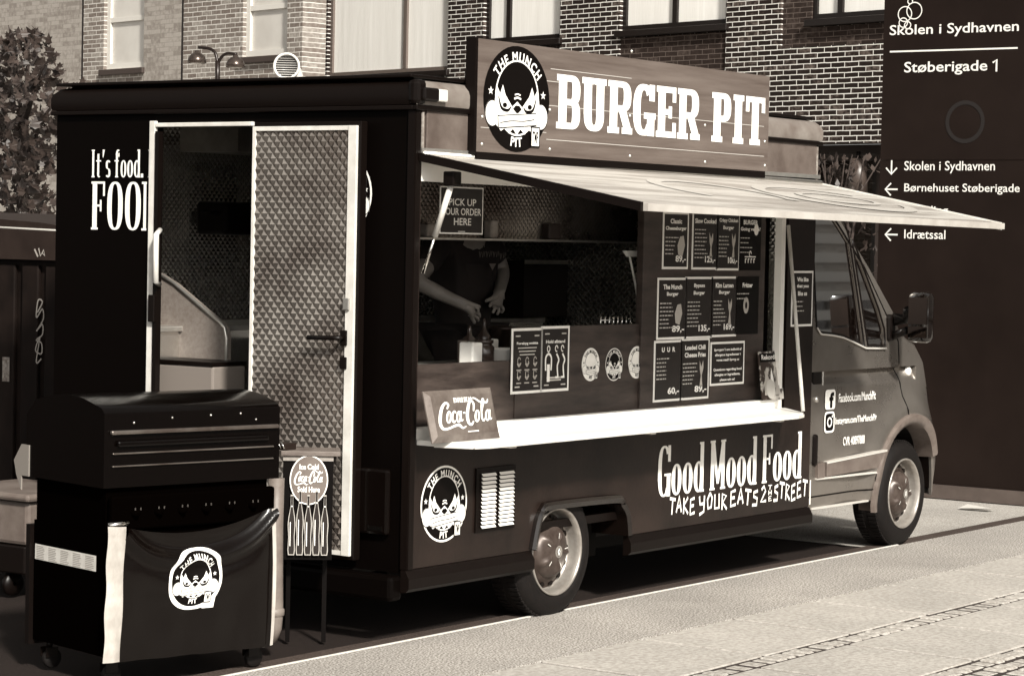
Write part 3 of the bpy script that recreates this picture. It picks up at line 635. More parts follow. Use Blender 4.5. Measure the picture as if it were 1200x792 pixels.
m=MB(REARP); m.box((.9,.28,.2),(1.95,.33,.88)); m.box((.9,.045,.80),(1.95,.279,.84)); m.box((.3,.35,.22),(3.6,.45,.32)); m.box((.3,1.8,.22),(3.6,1.9,.32)); m.lathe((1.19,.3,.30),(0,1,0),[(.05,0),(.05,1.6)],12); m.build('chassis',truck)
# wheels
def wheel(x,y,z,cap=True):
    m=MB(BLKPL); m.lathe((x,y+.08,z),(0,1,0),[(.001,0),(.19,0),(.19,.14),(.001,.14)],32); root=m.build('wheel',truck)
    m=MB(RUB); R0=.322
    m.lathe((x,y,z),(0,1,0),[(.212,.012),(.222,.0),(.245,-.004),(.283,.004),(.305,.02),(.317,.04),(R0,.055),(R0,.1),(R0,.16),(.317,.18),(.3,.2),(.25,.22),(.212,.21)],72)
    for k in range(72):
        a=k*math.pi/36; c,s=math.cos(a),math.sin(a)
        for dy0,dy1,da in ((.035,.09,0),(.125,.18,.04)):
            c,s=math.cos(a+da),math.sin(a+da); t=Vector((-s,0,c)); n=Vector((c,0,s)); o=Vector((x,y,z))+n*(R0-.006)
            p=[o-t*.0085+Vector((0,dy0,0)),o+t*.0085+Vector((0,dy0,0)),o+t*.0085+Vector((0,dy1,0)),o-t*.0085+Vector((0,dy1,0))]
            m.add(p+[q+n*.010 for q in p],[(4,5,6,7),(0,1,5,4),(1,2,6,5),(2,3,7,6),(3,0,4,7)])
    m.build('tyre',root)
    m=MB(RIMM); m.lathe((x,y,z),(0,1,0),[(.212,.012),(.216,.0),(.209,-.004),(.202,.004),(.197,.03),(.192,.06),(.184,.075)],56); m.lathe((x,y,z),(0,1,0),[(.184,.075),(.176,.074),(.155,.058),(.14,.050),(.001,.048)],56,m=mat('shaded_rim_dish',.07,.32,metal=.6,v2=.03,scale=14))  # dish is rim metal with its shadow put into a darker colour
    m.m=BLKPL
    for k in range(14):
        a=k*math.tau/14; c=Vector((x+.166*math.cos(a),y+.064,z+.166*math.sin(a)))
        f=Fr(c,(math.cos(a),0,math.sin(a)),(-math.sin(a),0,math.cos(a)),(0,-1,0)); m.prism(f,[(.012*math.cos(q*math.tau/10),.016*math.sin(q*math.tau/10)) for q in range(10)],-.004,.006)
    m.build('rim',root)
    m=MB(HUBM); n=60; ring=[]; prs=[(.001,-.008),(.03,-.008),(.045,.0),(.075,.004),(.1,.012),(.122,.026),(.132,.052)]
    vs=[];fs=[]
    for r_,h in prs:
        for j in range(n):
            a=j*math.tau/n; b=0
            if .06<r_<.11: b=.02*max(0,math.cos(a*5+.5))**3*(1 if r_<.09 else .9)-.004
            vs.append((x+r_*math.cos(a),y+h-b,z+r_*math.sin(a)))
    for i in range(len(prs)-1):
        for j in range(n): fs.append((i*n+j,i*n+(j+1)%n,(i+1)*n+(j+1)%n,(i+1)*n+j))
    m.smooth=True; m.add(vs,fs); h=m.build('hubcap',root)
    m=MB(RIMM); f=Fr((x,y-.009,z),(1,0,0),(0,0,1),(0,-1,0)); m.disc(f,0,0,.03,.03,.0006,24); m.m=BLKPL
    m.flat(f,[(0,.026),(.017,0),(0,-.026),(-.017,0)],.0012); m.m=WHITE; m.flat(f,[(0,.02),(.012,0),(0,-.02),(-.012,0)],.0018); m.m=BLKPL; m.flat(f,[(0,.009),(.005,0),(0,-.009),(-.005,0)],.0024); m.build('hub_badge',root)
    m=MB(MATS['pale_lens'])
    for k in range(5):
        for dd in (-.14,.14):
            a=k*math.tau/5+1.25+dd; f2=f.sub(.078*math.cos(a),.078*math.sin(a),0,a); m.rect(f2,-.014,-.0022,.014,.0022,-.0085)
    m.build('hubcap_ridge',root)
wheel(S(652,651,.02)[0],.015,.31); FWX=S(1058,580,.06)[0]; wheel(FWX,.05,.318)
for xx in (S(652,651,.02)[0],FWX):
    m=MB(RUB); m.lathe((xx,W-.25,.318),(0,1,0),[(.001,0),(.3,0),(.322,.03),(.322,.17),(.3,.2),(.001,.2)],40); m.build('far_wheel',truck)
# lettering, emblems and grille on the side
m=MB(WHITE)
GW={'G':.30,'o':.245,'d':.245,'M':.40,'F':.27,' ':.10}
x0,z0=S(770,584); x1,_=S(938,557); zt=S(770,527)[1]; z0=(z0+S(930,560)[1])/2; hh=.265
slab_text(m,fS,'Good Mood Food',x0,z0,hh,GW,.088,.045,.022,.03,.0012,total=x1-x0)
m.build('slogan_lettering',truck)
m=MB(WHITE)
GR={'T':([[(0,1),(1,.9)],[(.5,.95),(.4,0)]]),'A':([[(0,0),(.45,1),(.9,0)],[(.2,.35),(.8,.4)]]),'K':([[(.1,1),(.1,0)],[(.8,1),(.1,.5),(.9,0)]]),'E':([[(.8,1),(.1,.9),(.1,0),(.9,.1)],[(.1,.5),(.7,.55)]]),'Y':([[(0,1),(.1,.5),(.7,.5)],[(.8,1),(.7,.0),(.0,-.15)]]),'O':([[(.5,1),(.1,.6),(.2,.05),(.7,.1),(.85,.7),(.5,1)]]),'U':([[(.1,1),(.1,.1),(.8,.1),(.8,1)]]),'R':([[(.1,0),(.15,1),(.8,.85),(.2,.45),(.9,0)]]),'S':([[(.85,.95),(.2,.85),(.2,.6),(.8,.45),(.75,.05),(.0,.05)]]),'2':([[(.1,.8),(.5,1),(.8,.7),(.0,.0),(.9,.05)]]),'H':([[(.1,0),(.1,1)],[(.8,0),(.8,1)],[(.1,.5),(.8,.5)]]),'.':[]}
def graf(m,fr,s,u,v,wd,ht,gap,h=.0012):
    k=0; f=fr.sub(u,v,0,0,wd,ht)
    for i,c in enumerate(s):
        for st in GR.get(c,[]): m.ribbon(f,[(p[0]+i*(1+gap),p[1]+.1*math.sin(i*1.7)) for p in st],.2,h+k*.0003,curve=False); k+=1
bz=lambda px,py:S(px,py)
def grafpx(s,pxa,pya,pxb,pyb,ht):
    xa,za=S(pxa,pya); xb,zb=S(pxb,pyb); n=len(s); wd=(xb-xa)/(n*1.18)
    graf(m,fS.sub(xa,za,0,math.atan2(zb-za,xb-xa)),s,0,0,wd,ht,.18)
grafpx('TAKE',784,603,815,600,.085); grafpx('YOUR',819,600,853,594,.085); grafpx('EATS',855,593,889,590,.085); grafpx('2',891,588,899,587,.085); grafpx('T',900,574,905,573,.026); grafpx('H',900,580,905,579,.026); grafpx('E',900,587,905,586,.026); grafpx('STREET',906,587,946,582,.09)
x,z=S(948,591); m.rect(fS,x,z,x+.012,z+.14,.0013)
m.build('graffiti_lettering',truck)
m=MB(); x,z=S(520,590); emblem(m,fS,x,z,.165); m.build('side_emblem',truck)
m=MB(TRIM); x0,z0,x1,z1=rectS(557,549,601,624); z0=S(557,624)[1]; m.slab(fS,x0,z0,x1,z1,0,.008); vg=m.build('vent_grille',truck)
m=MB(mat('pale_louvre',.8,.45))
for a,b in ((561,577.5),(581.5,598.5)):
    xa=S(a,590)[0];xb=S(b,590)[0]; za,zb=S(570,618)[1],S(570,553)[1]; n=14
    for k in range(n):
        z=za+(zb-za)*(k+.15)/n; h=(zb-za)/n*.62
        m.add([fS(xa,z,.022),fS(xb,z,.022),fS(xb,z+h,.012),fS(xa,z+h,.012)],[(0,1,2,3)]); m.add([fS(xa,z-.003,.010),fS(xb,z-.003,.010),fS(xb,z,.022),fS(xa,z,.022)],[(0,1,2,3)])
m.build('louvres',vg)
# ------------------------------------------------------------------ awning
aw0=.03; awn=[(aw0,-.015,2.192),(3.72,-.015,2.172),(3.66,-1.15,1.962),(.09,-1.15,1.985)]
AW=mat('awning_wood_print',.26,.45,v2=.44,scale=1.3,detail=8,stretch=(.6,9,1),ramp=(.42,.55))
m=MB(AW); top=[Vector(p) for p in awn]; nn=(top[1]-top[0]).cross(top[3]-top[0]).normalized()
if nn.z<0: nn=-nn
m.add(top,[(0,1,2,3)]); aw=m.build('awning',truck)
m=MB(ALUW); lo=[p-nn*.03 for p in top]; m.add(lo,[(0,1,2,3)]); m.build('underside',aw)
FASC=mat('awning_fascia',.34,.45,v2=.44,scale=5)
m=MB(FASC)
def beam(a,b,wy,zl,zh): 
    m.add([a+Vector((0,0,zl)),b+Vector((0,0,zl)),b+Vector((0,0,zh)),a+Vector((0,0,zh)),a+Vector(wy)+Vector((0,0,zl)),b+Vector(wy)+Vector((0,0,zl)),b+Vector(wy)+Vector((0,0,zh)),a+Vector(wy)+Vector((0,0,zh))],[(0,1,2,3),(4,5,6,7),(0,1,5,4),(3,2,6,7),(0,3,7,4),(1,2,6,5)])
beam(top[3],top[2],(0,-.025,0),-.030,.002); m.build('front_rail',aw)
m=MB(TRIM); beam(top[0],top[3],(-.02,0,0),-.03,.008); m.build('side_rail',aw); m=MB(ALUW); beam(top[1],top[2],(.02,0,0),-.035,.006); m.build('side_rail',aw)
m=MB(ALU); m.tube([(aw0,-.02,2.197),(3.72,-.02,2.178)],.014,10); m.box((aw0,-.018,2.2),(3.72,-.002,2.222)); m.build('hinge',aw)
m=MB(mat('faded_print',.62,.5)); 
fa=Fr(top[0]+nn*.001,(top[1]-top[0]).normalized(),(top[3]-top[0]).normalized(),nn)
ph=mat('faint_white_print',.43,.45)
for s,u,wd in (('B',1.35,.3),('U',1.75,.3),('R',2.15,.3),('G',2.6,.36)):
    pass
m=MB(ph)
m.ring(fa,2.75,.6,.62,.36,.08,.07,20,330,.001,40); m.ring(fa,2.78,.6,.36,.17,.05,.04,0,360,.0015,40); m.ring(fa,1.6,.62,.5,.33,.09,.06,150,390,.001,40); m.build('faded_lettering',aw)
# struts
def strut(a,b,r1,r2,k=.6):
    a,b=Vector(a),Vector(b); mid=a+(b-a)*k; m=MB(ALUW); m.tube([a,mid],r1,10); s_=m.build('strut',aw); m=MB(CHROME); m.tube([mid,b],r2,8); m.build('rod',s_)
    m=MB(TRIM); m.box(a-Vector((.03,.03,.02)),a+Vector((.03,.03,.045)),bev=.006); m.build('bracket',s_)
strut((.075,*Rr(530,213,.075)),(.075,-.002,S(489,320)[1]),.014,.007)
# opening trims
m=MB(CTR); m.box((OX0+.001,.004,S(490,212)[1]),(OX1,.06,OZ1-.001)); m.build('lintel',truck)
m=MB(CTR); a=S(913,300,.01)[0]; m.box((a-.012,-.012,OZ0+.005),(a+.03,.03,2.0)); m.build('opening_post',truck)
# ------------------------------------------------------------------ serving counter
cz=.918
m=MB(CTR); pts=[(.055,-.0),(.055,-.10),(.12,-.27),(.2,-.3),(3.02,-.3),(3.13,-.27),(3.38,-.02),(3.38,0)]
fC0=Fr((0,0,0),(1,0,0),(0,1,0),(0,0,1)); m.prism(fC0,pts,cz-.022,cz); ctr=m.build('serving_counter',truck)
m=MB(ALUW); 
for a,b in zip(pts[1:-2],pts[2:-1]):
    A=Vector((*a,cz-.026));B=Vector((*b,cz-.026)); d=(B-A).normalized(); n=Vector((d.y,-d.x,0))*.006
    m.add([A+n,B+n,B+n+Vector((0,0,.018)),A+n+Vector((0,0,.018)),A,B],[(0,1,2,3),(0,1,5,4)])
m.build('edge_strip',ctr)
m=MB(CTR); m.box((OX0+.002,.002,cz+.0),(OX1-.06,.06,cz+.05)); m.box((OX0+.002,.0605,cz),(OX1-.06,.30,cz+.048)); m.build('upstand',ctr)
m=MB(ALUW)
for x in (.5,1.7,3.0): m.box((x,-.2,cz-.05),(x+.05,-.0,cz-.0275),bev=.004)
m.build('support_bracket',ctr)
m=MB(ALUW); m.tube([(3.36,-.02,1.93),(3.1,-.285,cz+.01)],.011,8); m.build('stay',ctr)
# inner front panels and menu panel
x0,zk=S(490,428,.07); 
m=MB(PLY); m.box((OX0+.003,.07,cz+.05),(S(603,420,.07)[0],.10,S(545,425,.07)[1])); m.box((S(603,420,.07)[0]+.001,.065,cz+.05),(S(752,380,.065)[0],.10,S(700,381,.065)[1]))
m.build('inner_front_panel',truck)
mx0=S(752,380,.05)[0]; m=MB(PLY); m.box((mx0+.001,.05,cz+.05),(S(897,300,.05)[0],.09,2.18),bev=.003); m.build('menu_panel',truck)
m=MB(BLACKV); m.box((S(897,300,.05)[0]+.002,.12,cz+.05),(OX1,.16,2.18)); m.build('inner_post_panel',truck)
fP=FS(.064); fM=FS(.049)
for k,px in enumerate((692,719.5,746.5)):
    m=MB(); x,z=S(px,427 if k<2 else 424.5,.064); 
    if k<2: emblem(m,fP,x,z,.078,.075,inv=(k==0),rim=True)
    else: emblem(m,fM if False else fP,x-.004,z,.078,.075,inv=True,rim=True)
    m.build('round_sticker',truck)
# ------------------------------------------------------------------ interior lining
m=MB(STEELD); emboss(m,FS(W-T_-.004),.06,BL-.06,.47,2.39,.036,.038,.009); m.build('far_lining',truck)
m=MB(STEELD); emboss(m,FX(BL-T_-.004),-W+.05,-.2,.47,2.39,.036,.038,.009); m.build('front_lining',truck)
m=MB(mat('ceiling_lining',.25,.5)); m.box((T_,T_,2.392),(BL-T_,W-T_,2.40)); m.build('ceiling',truck)
hz=S(600,280,.45)[1]; hx1=S(756,282,.45)[0]
m=MB(ALU); m.box((.1,.46,hz),(hx1,.9,hz+.02)); m.box((.1,.455,hz-.012),(hx1,.47,hz)); h_=m.build('extractor_hood',truck)
m=MB(STEEL); emboss(m,FS(.455),.1,hx1,hz,2.39,.034,.036,.004); m.build('hood_front',h_)
for px,pw,py,lb in ((497,12,262,'small pale block added for a reflection above the hatch, left of the pick up sign'),(572,8,258,'tall narrow pale block added for a reflection, right of the pick up sign'),(640,14,262,'squat dark block added for a reflection, nearest the menu wall')):  # blocks added in place of reflections in the shiny hood front
    m=MB(mat('pale_reflection_block',.3,.6,v2=.14,scale=9)) if px<640 else MB(mat('dark_reflection_block',.02,.6)); a=S(px,278,.42); c=S(px+pw,278,.42)[0]; m.box((a[0],.40,hz+.001),(c,.45,S(px,py,.42)[1]),bev=.008); tag(m.build('reflection_block'),lb,'block','reflection blocks on the hood ledge')
m=MB(ALU); m.box((.1,.39,hz-.008),(hx1,.454,hz),bev=.002); m.build('hood_ledge',h_)
m=MB(STEELD); m.box((.06,1.72,.46),(3.5,W-.06,1.33)); m.build('back_bench',truck)
m=MB(ALU); m.box((.05,1.70,1.331),(3.5,W-.055,1.36),bev=.006); m.build('back_worktop',truck)
m=MB(ALU); m.box((.6,.101,1.19),(1.9,.6,1.22)); m.box((1.9,.101,1.19),(mx0,.6,1.215)); m.box((.6,.45,.47),(3.4,.5,1.18)); m.build('front_worktop',truck)
x0,z0,x1,z1=rectS(600,305,668,420,1.75); m=MB(mat('dark_fridge',.02,.25,metal=.5)); m.box((x0,1.66,1.361),(x1+.3,2.1,z1)); m.box((x0,1.655,z1-.02),(x1,1.6595,z1+.004),m=ALU); m.build('bench_fridge',truck)
# what shows through the rear door
m=MB(mat('pale_end_panel',.13,.5,v2=.18,scale=60)); fE=FX(.34)
P=[(186,320),(205,332),(240,362),(258,377),(264,384),(266,396),(265,475),(186,475)]
m.prism(fE,[(-Rr(a,b,.34)[0],Rr(a,b,.34)[1]) for a,b in P[:6]]+[(-Rr(265,480,.34)[0],.47),(-2.2,.47),(-2.2,Rr(186,320,.34)[1])],-.03,0); e_=m.build('end_panel',truck)
m=MB(ALU); q=[Vector((.335,Rr(a,b,.34)[0],Rr(a,b,.34)[1])) for a,b in P[:7]]; m.tube(q,.008,6); m.build('edge',e_)
y0,z1=Rr(266,429,.2); m=MB(mat('pale_bin',.17,.5)); m.box((.1,y0,.47),(.335,y0+.6,z1),bev=.01); m.box((.095,y0-.002,z1+.002),(.335,y0+.6,z1+.02),m=TRIM); m.build('pale_bin',truck)
a=on(1,2.12,236,236); b=on(1,2.12,292,276); m=MB(TRIM); m.box((a.x,1.95,b.z),(b.x,2.16,a.z),bev=.02); m.tube([(a.x-.12,2.0,a.z-.06),(a.x,2.0,a.z-.06)],.012); m.build('wall_heater',truck)
a=on(1,2.0,228,150); b=on(1,2.0,300,182); m=MB(ALU); m.box((a.x,1.7,b.z),(a.x+.45,2.1,2.38)); m.box((a.x+.455,1.7,b.z),(a.x+1.6,2.1,2.38)); m.build('wall_cupboard',truck)
a=on(1,1.9,266,383); m=MB(ALU); m.box((a.x,1.55,a.z-.05),(a.x+.4,1.72,a.z)); m.build('bench_lip',truck)
# ------------------------------------------------------------------ rear door, frame, lettering
m=MB(ALUW)
for y0,y1,z0,z1 in ((DY1-.002,DY1+.035,DZ0,DZ1+.03),(DY0-.0,DY1-.002,DZ1-.0,DZ1+.02)): m.box((-.022,y0,z0),(-.001,y1,z1),bev=.003)
m.build('door_frame',truck)
m=MB(BLKPL); m.box((-.03,DY1-.035,.6),(-.0,DY1-.012,DZ1-.02)); m.build('door_seal',truck)
m=MB(ALUW); y,z=Rr(190,270,-.03); y2,z2=Rr(183,333,-.03); m.tube([(-.02,y2-.01,z2),(-.07,y-.0,z2+.01),(-.07,y,z-.02),(-.02,y2-.01,z)],.014,8); m.build('grab_handle',truck)
for py in (365,555):
    y,z=Rr(179,py,-.03); m=MB(BLKPL); m.box((-.045,y-.02,z-.05),(-.023,y+.02,z+.08),bev=.004); m.build('hinge',truck)
d0,d1,dz0,dz1=.262,.880,.385,2.318
m=MB(TRIM); m.box((-.075,d0-.014,dz0-.02),(-.028,d1,dz1+.02),bev=.004); dr=m.build('rear_door',truck)
fD=FX(-.0755); m=MB(STEEL); emboss(m,fD,-d1+.02,-d0-.045,dz0+.02,dz1-.02,.046,.050,.012); m.build('embossed_lining',dr)
m=MB(ALUW); m.box((-.092,d0-.0,dz0),(-.076,d0+.045,dz1)); m.box((-.09,d1-.016,dz0),(-.076,d1-.001,dz1)); m.box((-.088,d0+.046,dz1-.02),(-.076,d1-.017,dz1)); m.box((-.088,d0+.046,dz0),(-.076,d1-.017,dz0+.02)); m.build('aluminium_edge',dr)
hy,hz_=Rr(402,396,-.1); m=MB(BLKPL); m.box((-.102,hy-.02,hz_-.035),(-.0925,hy+.018,hz_+.035),bev=.004); m.tube([(-.1,hy,hz_),(-.135,hy,hz_),(-.138,hy+.03,hz_),(-.138,hy+.175,hz_-.004)],.011,10); m.box((-.102,hy-.02,hz_-.14),(-.0925,hy+.018,hz_-.085),bev=.006); m.build('lever_handle',dr)
m=MB(ALU); y,z=Rr(405,357,-.1); m.box((-.105,y-.02,z-.025),(-.0925,y+.015,z+.03),bev=.004); m.build('latch',dr)
m=MB(WHITE)
y0,z0=Rr(107,208); yr,_=Rr(178,208); slab_text(m,fRr,"It's food. I",-y0,z0,.135,{'I':.22,'t':.26,"'":.16,'s':.25,' ':.12,'f':.27,'o':.30,'d':.31,'.':.13},.1,.05,.03,.045,.0014,total=(y0-yr)+.0)
y0,z0=Rr(107,269); yr,_=Rr(165,269); slab_text(m,fRr,"FOO",-y0,z0,.235,{'F':.30,'O':.34},.1,.045,.025,.05,.0014,total=(y0-yr))
f=fRr; u=-Rr(166,269)[0]; m.rect(f,u+.012,z0,u+.03,z0+.235,.0014); m.rect(f,u,z0,u+.033,z0+.011,.0018); m.rect(f,u,z0+.224,u+.033,z0+.235,.0018)
m.build('rear_lettering',truck)
m=MB(); y,z=Rr(403,227); emblem(m,fRr,-y,z,.165,.155); m.build('rear_emblem',truck)
m=MB(mat('smoked_lens',.002,.2,spec=.2)); y0,z0=Rr(447,626); y1,z1=Rr(421,546); m.box((-.035,.09,z0),(-.001,.26,z1),bev=.015); tl=m.build('tail_lamp',truck)
m=MB(CHROME); m.box((-.037,.12,z0+.02),(-.0355,.2,z0+.04)); m.build('reflector',tl)
m=MB(REARP); m.box((-.09,.02,.2),(-.001,W-.02,.315),bev=.02); m.build('rear_bumper',truck)
# roof vent
c=on(1,.9,336,78); m=MB(mat('pale_vent_metal',.6,.4)); ax=(Vector((-.75,-.55,.05))).normalized(); m.lathe(c,ax,[(.055,-.012),(.063,0),(.063,.012),(.053,.012),(.053,.0),(.001,.0)],32); m.lathe(c,ax,[(.052,0),(.052,-.09),(.04,-.11),(.001,-.11)],24)
m.tube(cr3([tuple(c-ax*.07),tuple(c-ax*.11+Vector((.03,-.01,-.015))),tuple(c-ax*.11+Vector((.06,-.02,-.14)))],5),.038,12); rv=m.build('roof_vent',truck)
m=MB(BLKPL); xx=ax.cross(Vector((0,0,1))).normalized(); yy=xx.cross(ax); fv=Fr(c+ax*.002,xx,yy,ax); 
for k in range(9):
    v=-.043+k*.0108; u=math.sqrt(max(.0001,.051**2-v*v)); m.rect(fv,-u,v-.0032,u,v+.0032,.001)
m.build('vent_slats',rv)
# ------------------------------------------------------------------ cab
YC=.05
def C2(px,py): return S(px,py,YC)
GZ0,GZ1,GXE=1.012,1.098,5.13
def ycab(x,z):
    y=YC
    if GZ0<z<GZ1 and x<GXE: y+=.05*(z-GZ0)/(GZ1-GZ0)     # pressed groove: slopes in upwards, square step at its top
    if z>1.25: y+=(z-1.25)*.05
    r=math.hypot(x-FWX,z-.32)
    if z<1.05: y-=.045*math.exp(-((r-.50)/.10)**2)    # wheel flare
    if x>5.1: y+=.45*max(0,x-5.1)**2
    if z<.45 and x<5.2: y+=.12*(.45-z)
    return y
def inside(p,poly):
    c=False; n=len(poly); x,z=p
    for i in range(n):
        a,b=poly[i],poly[(i+1)%n]
        if (a[1]>z)!=(b[1]>z) and x<(b[0]-a[0])*(z-a[1])/(b[1]-a[1])+a[0]: c=not c
    return c
def dens(poly,step=.05):
    o=[]
    for a,b in zip(poly,poly[1:]+poly[:1]):
        n=max(1,int(math.hypot(b[0]-a[0],b[1]-a[1])/step)); o+=[(a[0]+(b[0]-a[0])*k/n,a[1]+(b[1]-a[1])*k/n) for k in range(n)]
    return o
def skin_panel(mb,outer,holes=(),off=0,step=.022,yf=ycab,rim=.02):
    polys=[dens(outer)]+[dens(h) for h in holes]; pts=[];edges=[]
    for p in polys:
        b=len(pts); pts+=p; edges+=[(b+i,b+(i+1)%len(p)) for i in range(len(p))]
    xs=[p[0] for p in outer]; zs=[p[1] for p in outer]; x=min(xs)+step*.5
    k=0
    while x<max(xs):
        z=min(zs)+step*.5*(k%2)
        while z<max(zs):
            if inside((x,z),outer) and not any(inside((x,z),h) for h in holes) and min(math.hypot(x-p[0],z-p[1]) for p in pts[:sum(len(q) for q in polys)])>step*.45: pts.append((x,z))
            z+=step
        x+=step; k+=1
    if yf is ycab:
        pts=[p for k_,p in enumerate(pts) if k_<sum(len(q) for q in polys) or (min(abs(p[1]-GZ0),abs(p[1]-GZ1))>.007 and abs(p[0]-GXE)>.007)]
        ok=lambda p:inside(p,outer) and not any(inside(p,h) for h in holes)
        x=min(xs)+.004
        while x<GXE:
            pts+=[p for p in ((x,GZ0),(x,GZ1-.0015),(x,GZ1+.0015)) if ok(p)]; x+=.02
        for k_ in range(9):
            z=GZ0+(GZ1-GZ0)*k_/8; pts+=[p for p in ((GXE-.0015,z),(GXE+.0015,z)) if ok(p)]
    r=delaunay_2d_cdt([Vector(p) for p in pts],edges,[],0,1e-5); v=r[0]; fs=[]
    for t in r[2]:
        c=((v[t[0]].x+v[t[1]].x+v[t[2]].x)/3,(v[t[0]].y+v[t[1]].y+v[t[2]].y)/3)
        if inside(c,outer) and not any(inside(c,h) for h in holes): fs.append(tuple(t))
    mb.smooth=True; mb.add([(p.x,yf(p.x,p.y)+off,p.y) for p in v],fs)
    if rim:
        for p in polys:
            n=len(p); mb.add([(q[0],yf(*q)+off,q[1]) for q in p]+[(q[0],yf(*q)+off+rim,q[1]) for q in p],[(i,(i+1)%n,n+(i+1)%n,n+i) for i in range(n)])
    mb.smooth=False
arcp=[(FWX+.43*math.cos(R(a)),.32+.43*math.sin(R(a))) for a in range(178,-10,-8)]
roofpts=[(3.725,2.225),(3.85,2.21),C2(975,226),C2(994,264),C2(1022,314),C2(1050,370),C2(1055,393)]
nose=[C2(1072,406),C2(1083,425),C2(1089,450),C2(1092,478)]
bump=[C2(1097,500),C2(1099.5,540),C2(1097,572)]
sillz=.295
body=[(3.725,sillz)]+[(FWX-.43,sillz+.02)]+arcp[1:]+[(bump[-1][0]-.0,bump[-1][1]-.02)]+list(reversed(bump))+list(reversed(nose))+list(reversed(roofpts))
sx=C2(1054,440)[0]; dxa=3.755
door=[(dxa,.38),(FWX-.47,.38),(FWX-.478,.45)]+[(FWX+.475*math.cos(R(a)),.32+.475*math.sin(R(a))) for a in range(155,84,-9)]+[(C2(1058,487)[0],.79)]+[C2(1055,464),C2(1052.6,400),C2(1048,388)]+[(C2(1020,314)[0]-.03,C2(1020,314)[1]),(C2(994,266)[0]-.04,C2(994,266)[1]),(3.9,2.12),(dxa,2.14)]
glassm=[C2(957.5,246),C2(957.5,382),C2(961,389),C2(975,390.5),C2(987,393),C2(1000,399),C2(1012.5,405.5),C2(1007,345),C2(1000.5,280),C2(996,262),C2(988,250),C2(975,245)]
glassq=[C2(1003.5,281),C2(1008,325),C2(1016.5,404.5),C2(1037,405),C2(1036.5,385),C2(1031,362),C2(1018,322),C2(1007.5,290)]
def inset(poly,d):
    cx=sum(p[0] for p in poly)/len(poly); cz_=sum(p[1] for p in poly)/len(poly)
    return [(p[0]+(cx-p[0])*d/max(.05,math.hypot(p[0]-cx,p[1]-cz_)),p[1]+(cz_-p[1])*d/max(.05,math.hypot(p[0]-cx,p[1]-cz_))) for p in poly]
m=MB(CABP); skin_panel(m,body,[inset(door,-.005)]); cab=m.build('cab_body',truck); cab.data.set_sharp_from_angle(angle=R(38))
m=MB(CABP); skin_panel(m,inset(door,.005),[glassm,glassq]); cdr=m.build('cab_door',truck); cdr.data.set_sharp_from_angle(angle=R(38))
m=MB(BLKPL); skin_panel(m,inset(door,-.006),off=.035,rim=0); m.build('door_well',cab)
gl=mat('cab_glass',.004,.02,spec=1.0,coat=1); gl.node_tree.nodes['Principled BSDF'].inputs['IOR'].default_value=3.0
m=MB(gl); skin_panel(m,inset(glassm,.004),off=.012,rim=0); m.build('window_glass',cdr); m=MB(gl); skin_panel(m,inset(glassq,.004),off=.012,rim=0); m.build('quarter_glass',cdr)
m=MB(BLKPL)
def edge_tube(poly,r,closed=True,off=-.002,mm=None):
    p=dens(poly,.04); p=p+[p[0]] if closed else p
    m.tube([(q[0],ycab(*q)+off,q[1]) for q in p],r,6)
edge_tube(glassm,.006); edge_tube(glassq,.006); m.build('window_seal',cdr); m=MB(BLACKV); edge_tube(door,.0055,off=.0015); m.build('door_seam',cab)
# light catching lip below the window
m=MB(mat('bright_window_lip',.5,.25)); lipp=[C2(957,384),C2(961,391.5),C2(975,393),C2(987,395.5),C2(1000,401.5),C2(1013,408),C2(1037,408.5)]
m.tube([(q[0],ycab(*q)-.010,q[1]) for q in [p for a,b in zip(lipp,lipp[1:]) for p in (a,((a[0]+b[0])/2,(a[1]+b[1])/2))]+[lipp[-1]]],.006,6); m.build('waist_lip',cdr)
# top / front shell lofted across
def front_shell(prof,name,mt,grow,parent=cab):
    m=MB(mt); st=[(0,0),(.03,.3),(.09,.6),(.2,.82),(.45,.96),(.8,1),(1.075,1.01)]; st=st+[(2.15-a,b) for a,b in reversed(st[:-1])]
    n=len(prof); vs=[]
    for yy,gk in st:
        for i,(x,z) in enumerate(prof):
            y0=ycab(x,z); t=yy/2.15
            vs.append((x+grow*gk*(1 if x>4.1 else .3),y0+(W-.05-2*(y0-.05)-.05)*t,z+(.04*gk if x<5.3 else 0)))
    m.smooth=True; m.add(vs,[(i*n+j,i*n+j+1,(i+1)*n+j+1,(i+1)*n+j) for i in range(len(st)-1) for j in range(n-1)]); o=m.build(name,parent); autosmooth(o,60); return o
front_shell(dens(roofpts[:3])[:-1] and [p for p in roofpts[:3]],'cab_roof',CABP,.02)
ws=roofpts[2:]; wsd=[]
for a,b in zip(ws,ws[1:]): wsd+=[a,((a[0]+b[0])/2,(a[1]+b[1])/2)]
front_shell(wsd+[ws[-1]],'windscreen',gl,.10)
front_shell([ws[-1]]+nose,'bonnet',CABP,.16); front_shell([nose[-1]]+bump+[(bump[-1][0]-.05,.28)],'bumper',mat('grey_bumper',.16,.5,v2=.2,scale=30),.16)
m=MB(CABP); m.add([(3.725,.06,2.225),(3.725,.06,sillz),(3.725,W-.05,sillz),(3.725,W-.05,2.225)],[(0,1,2,3)]); m.add([(3.725,W-.06,sillz),(5.3,W-.06,sillz),(5.2,W-.1,1.1),(4.9,W-.1,1.35),(4.0,W-.15,2.1),(3.725,W-.15,2.2)],[(0,1,2,3,4,5)]); m.build('far_cab_side',cab)
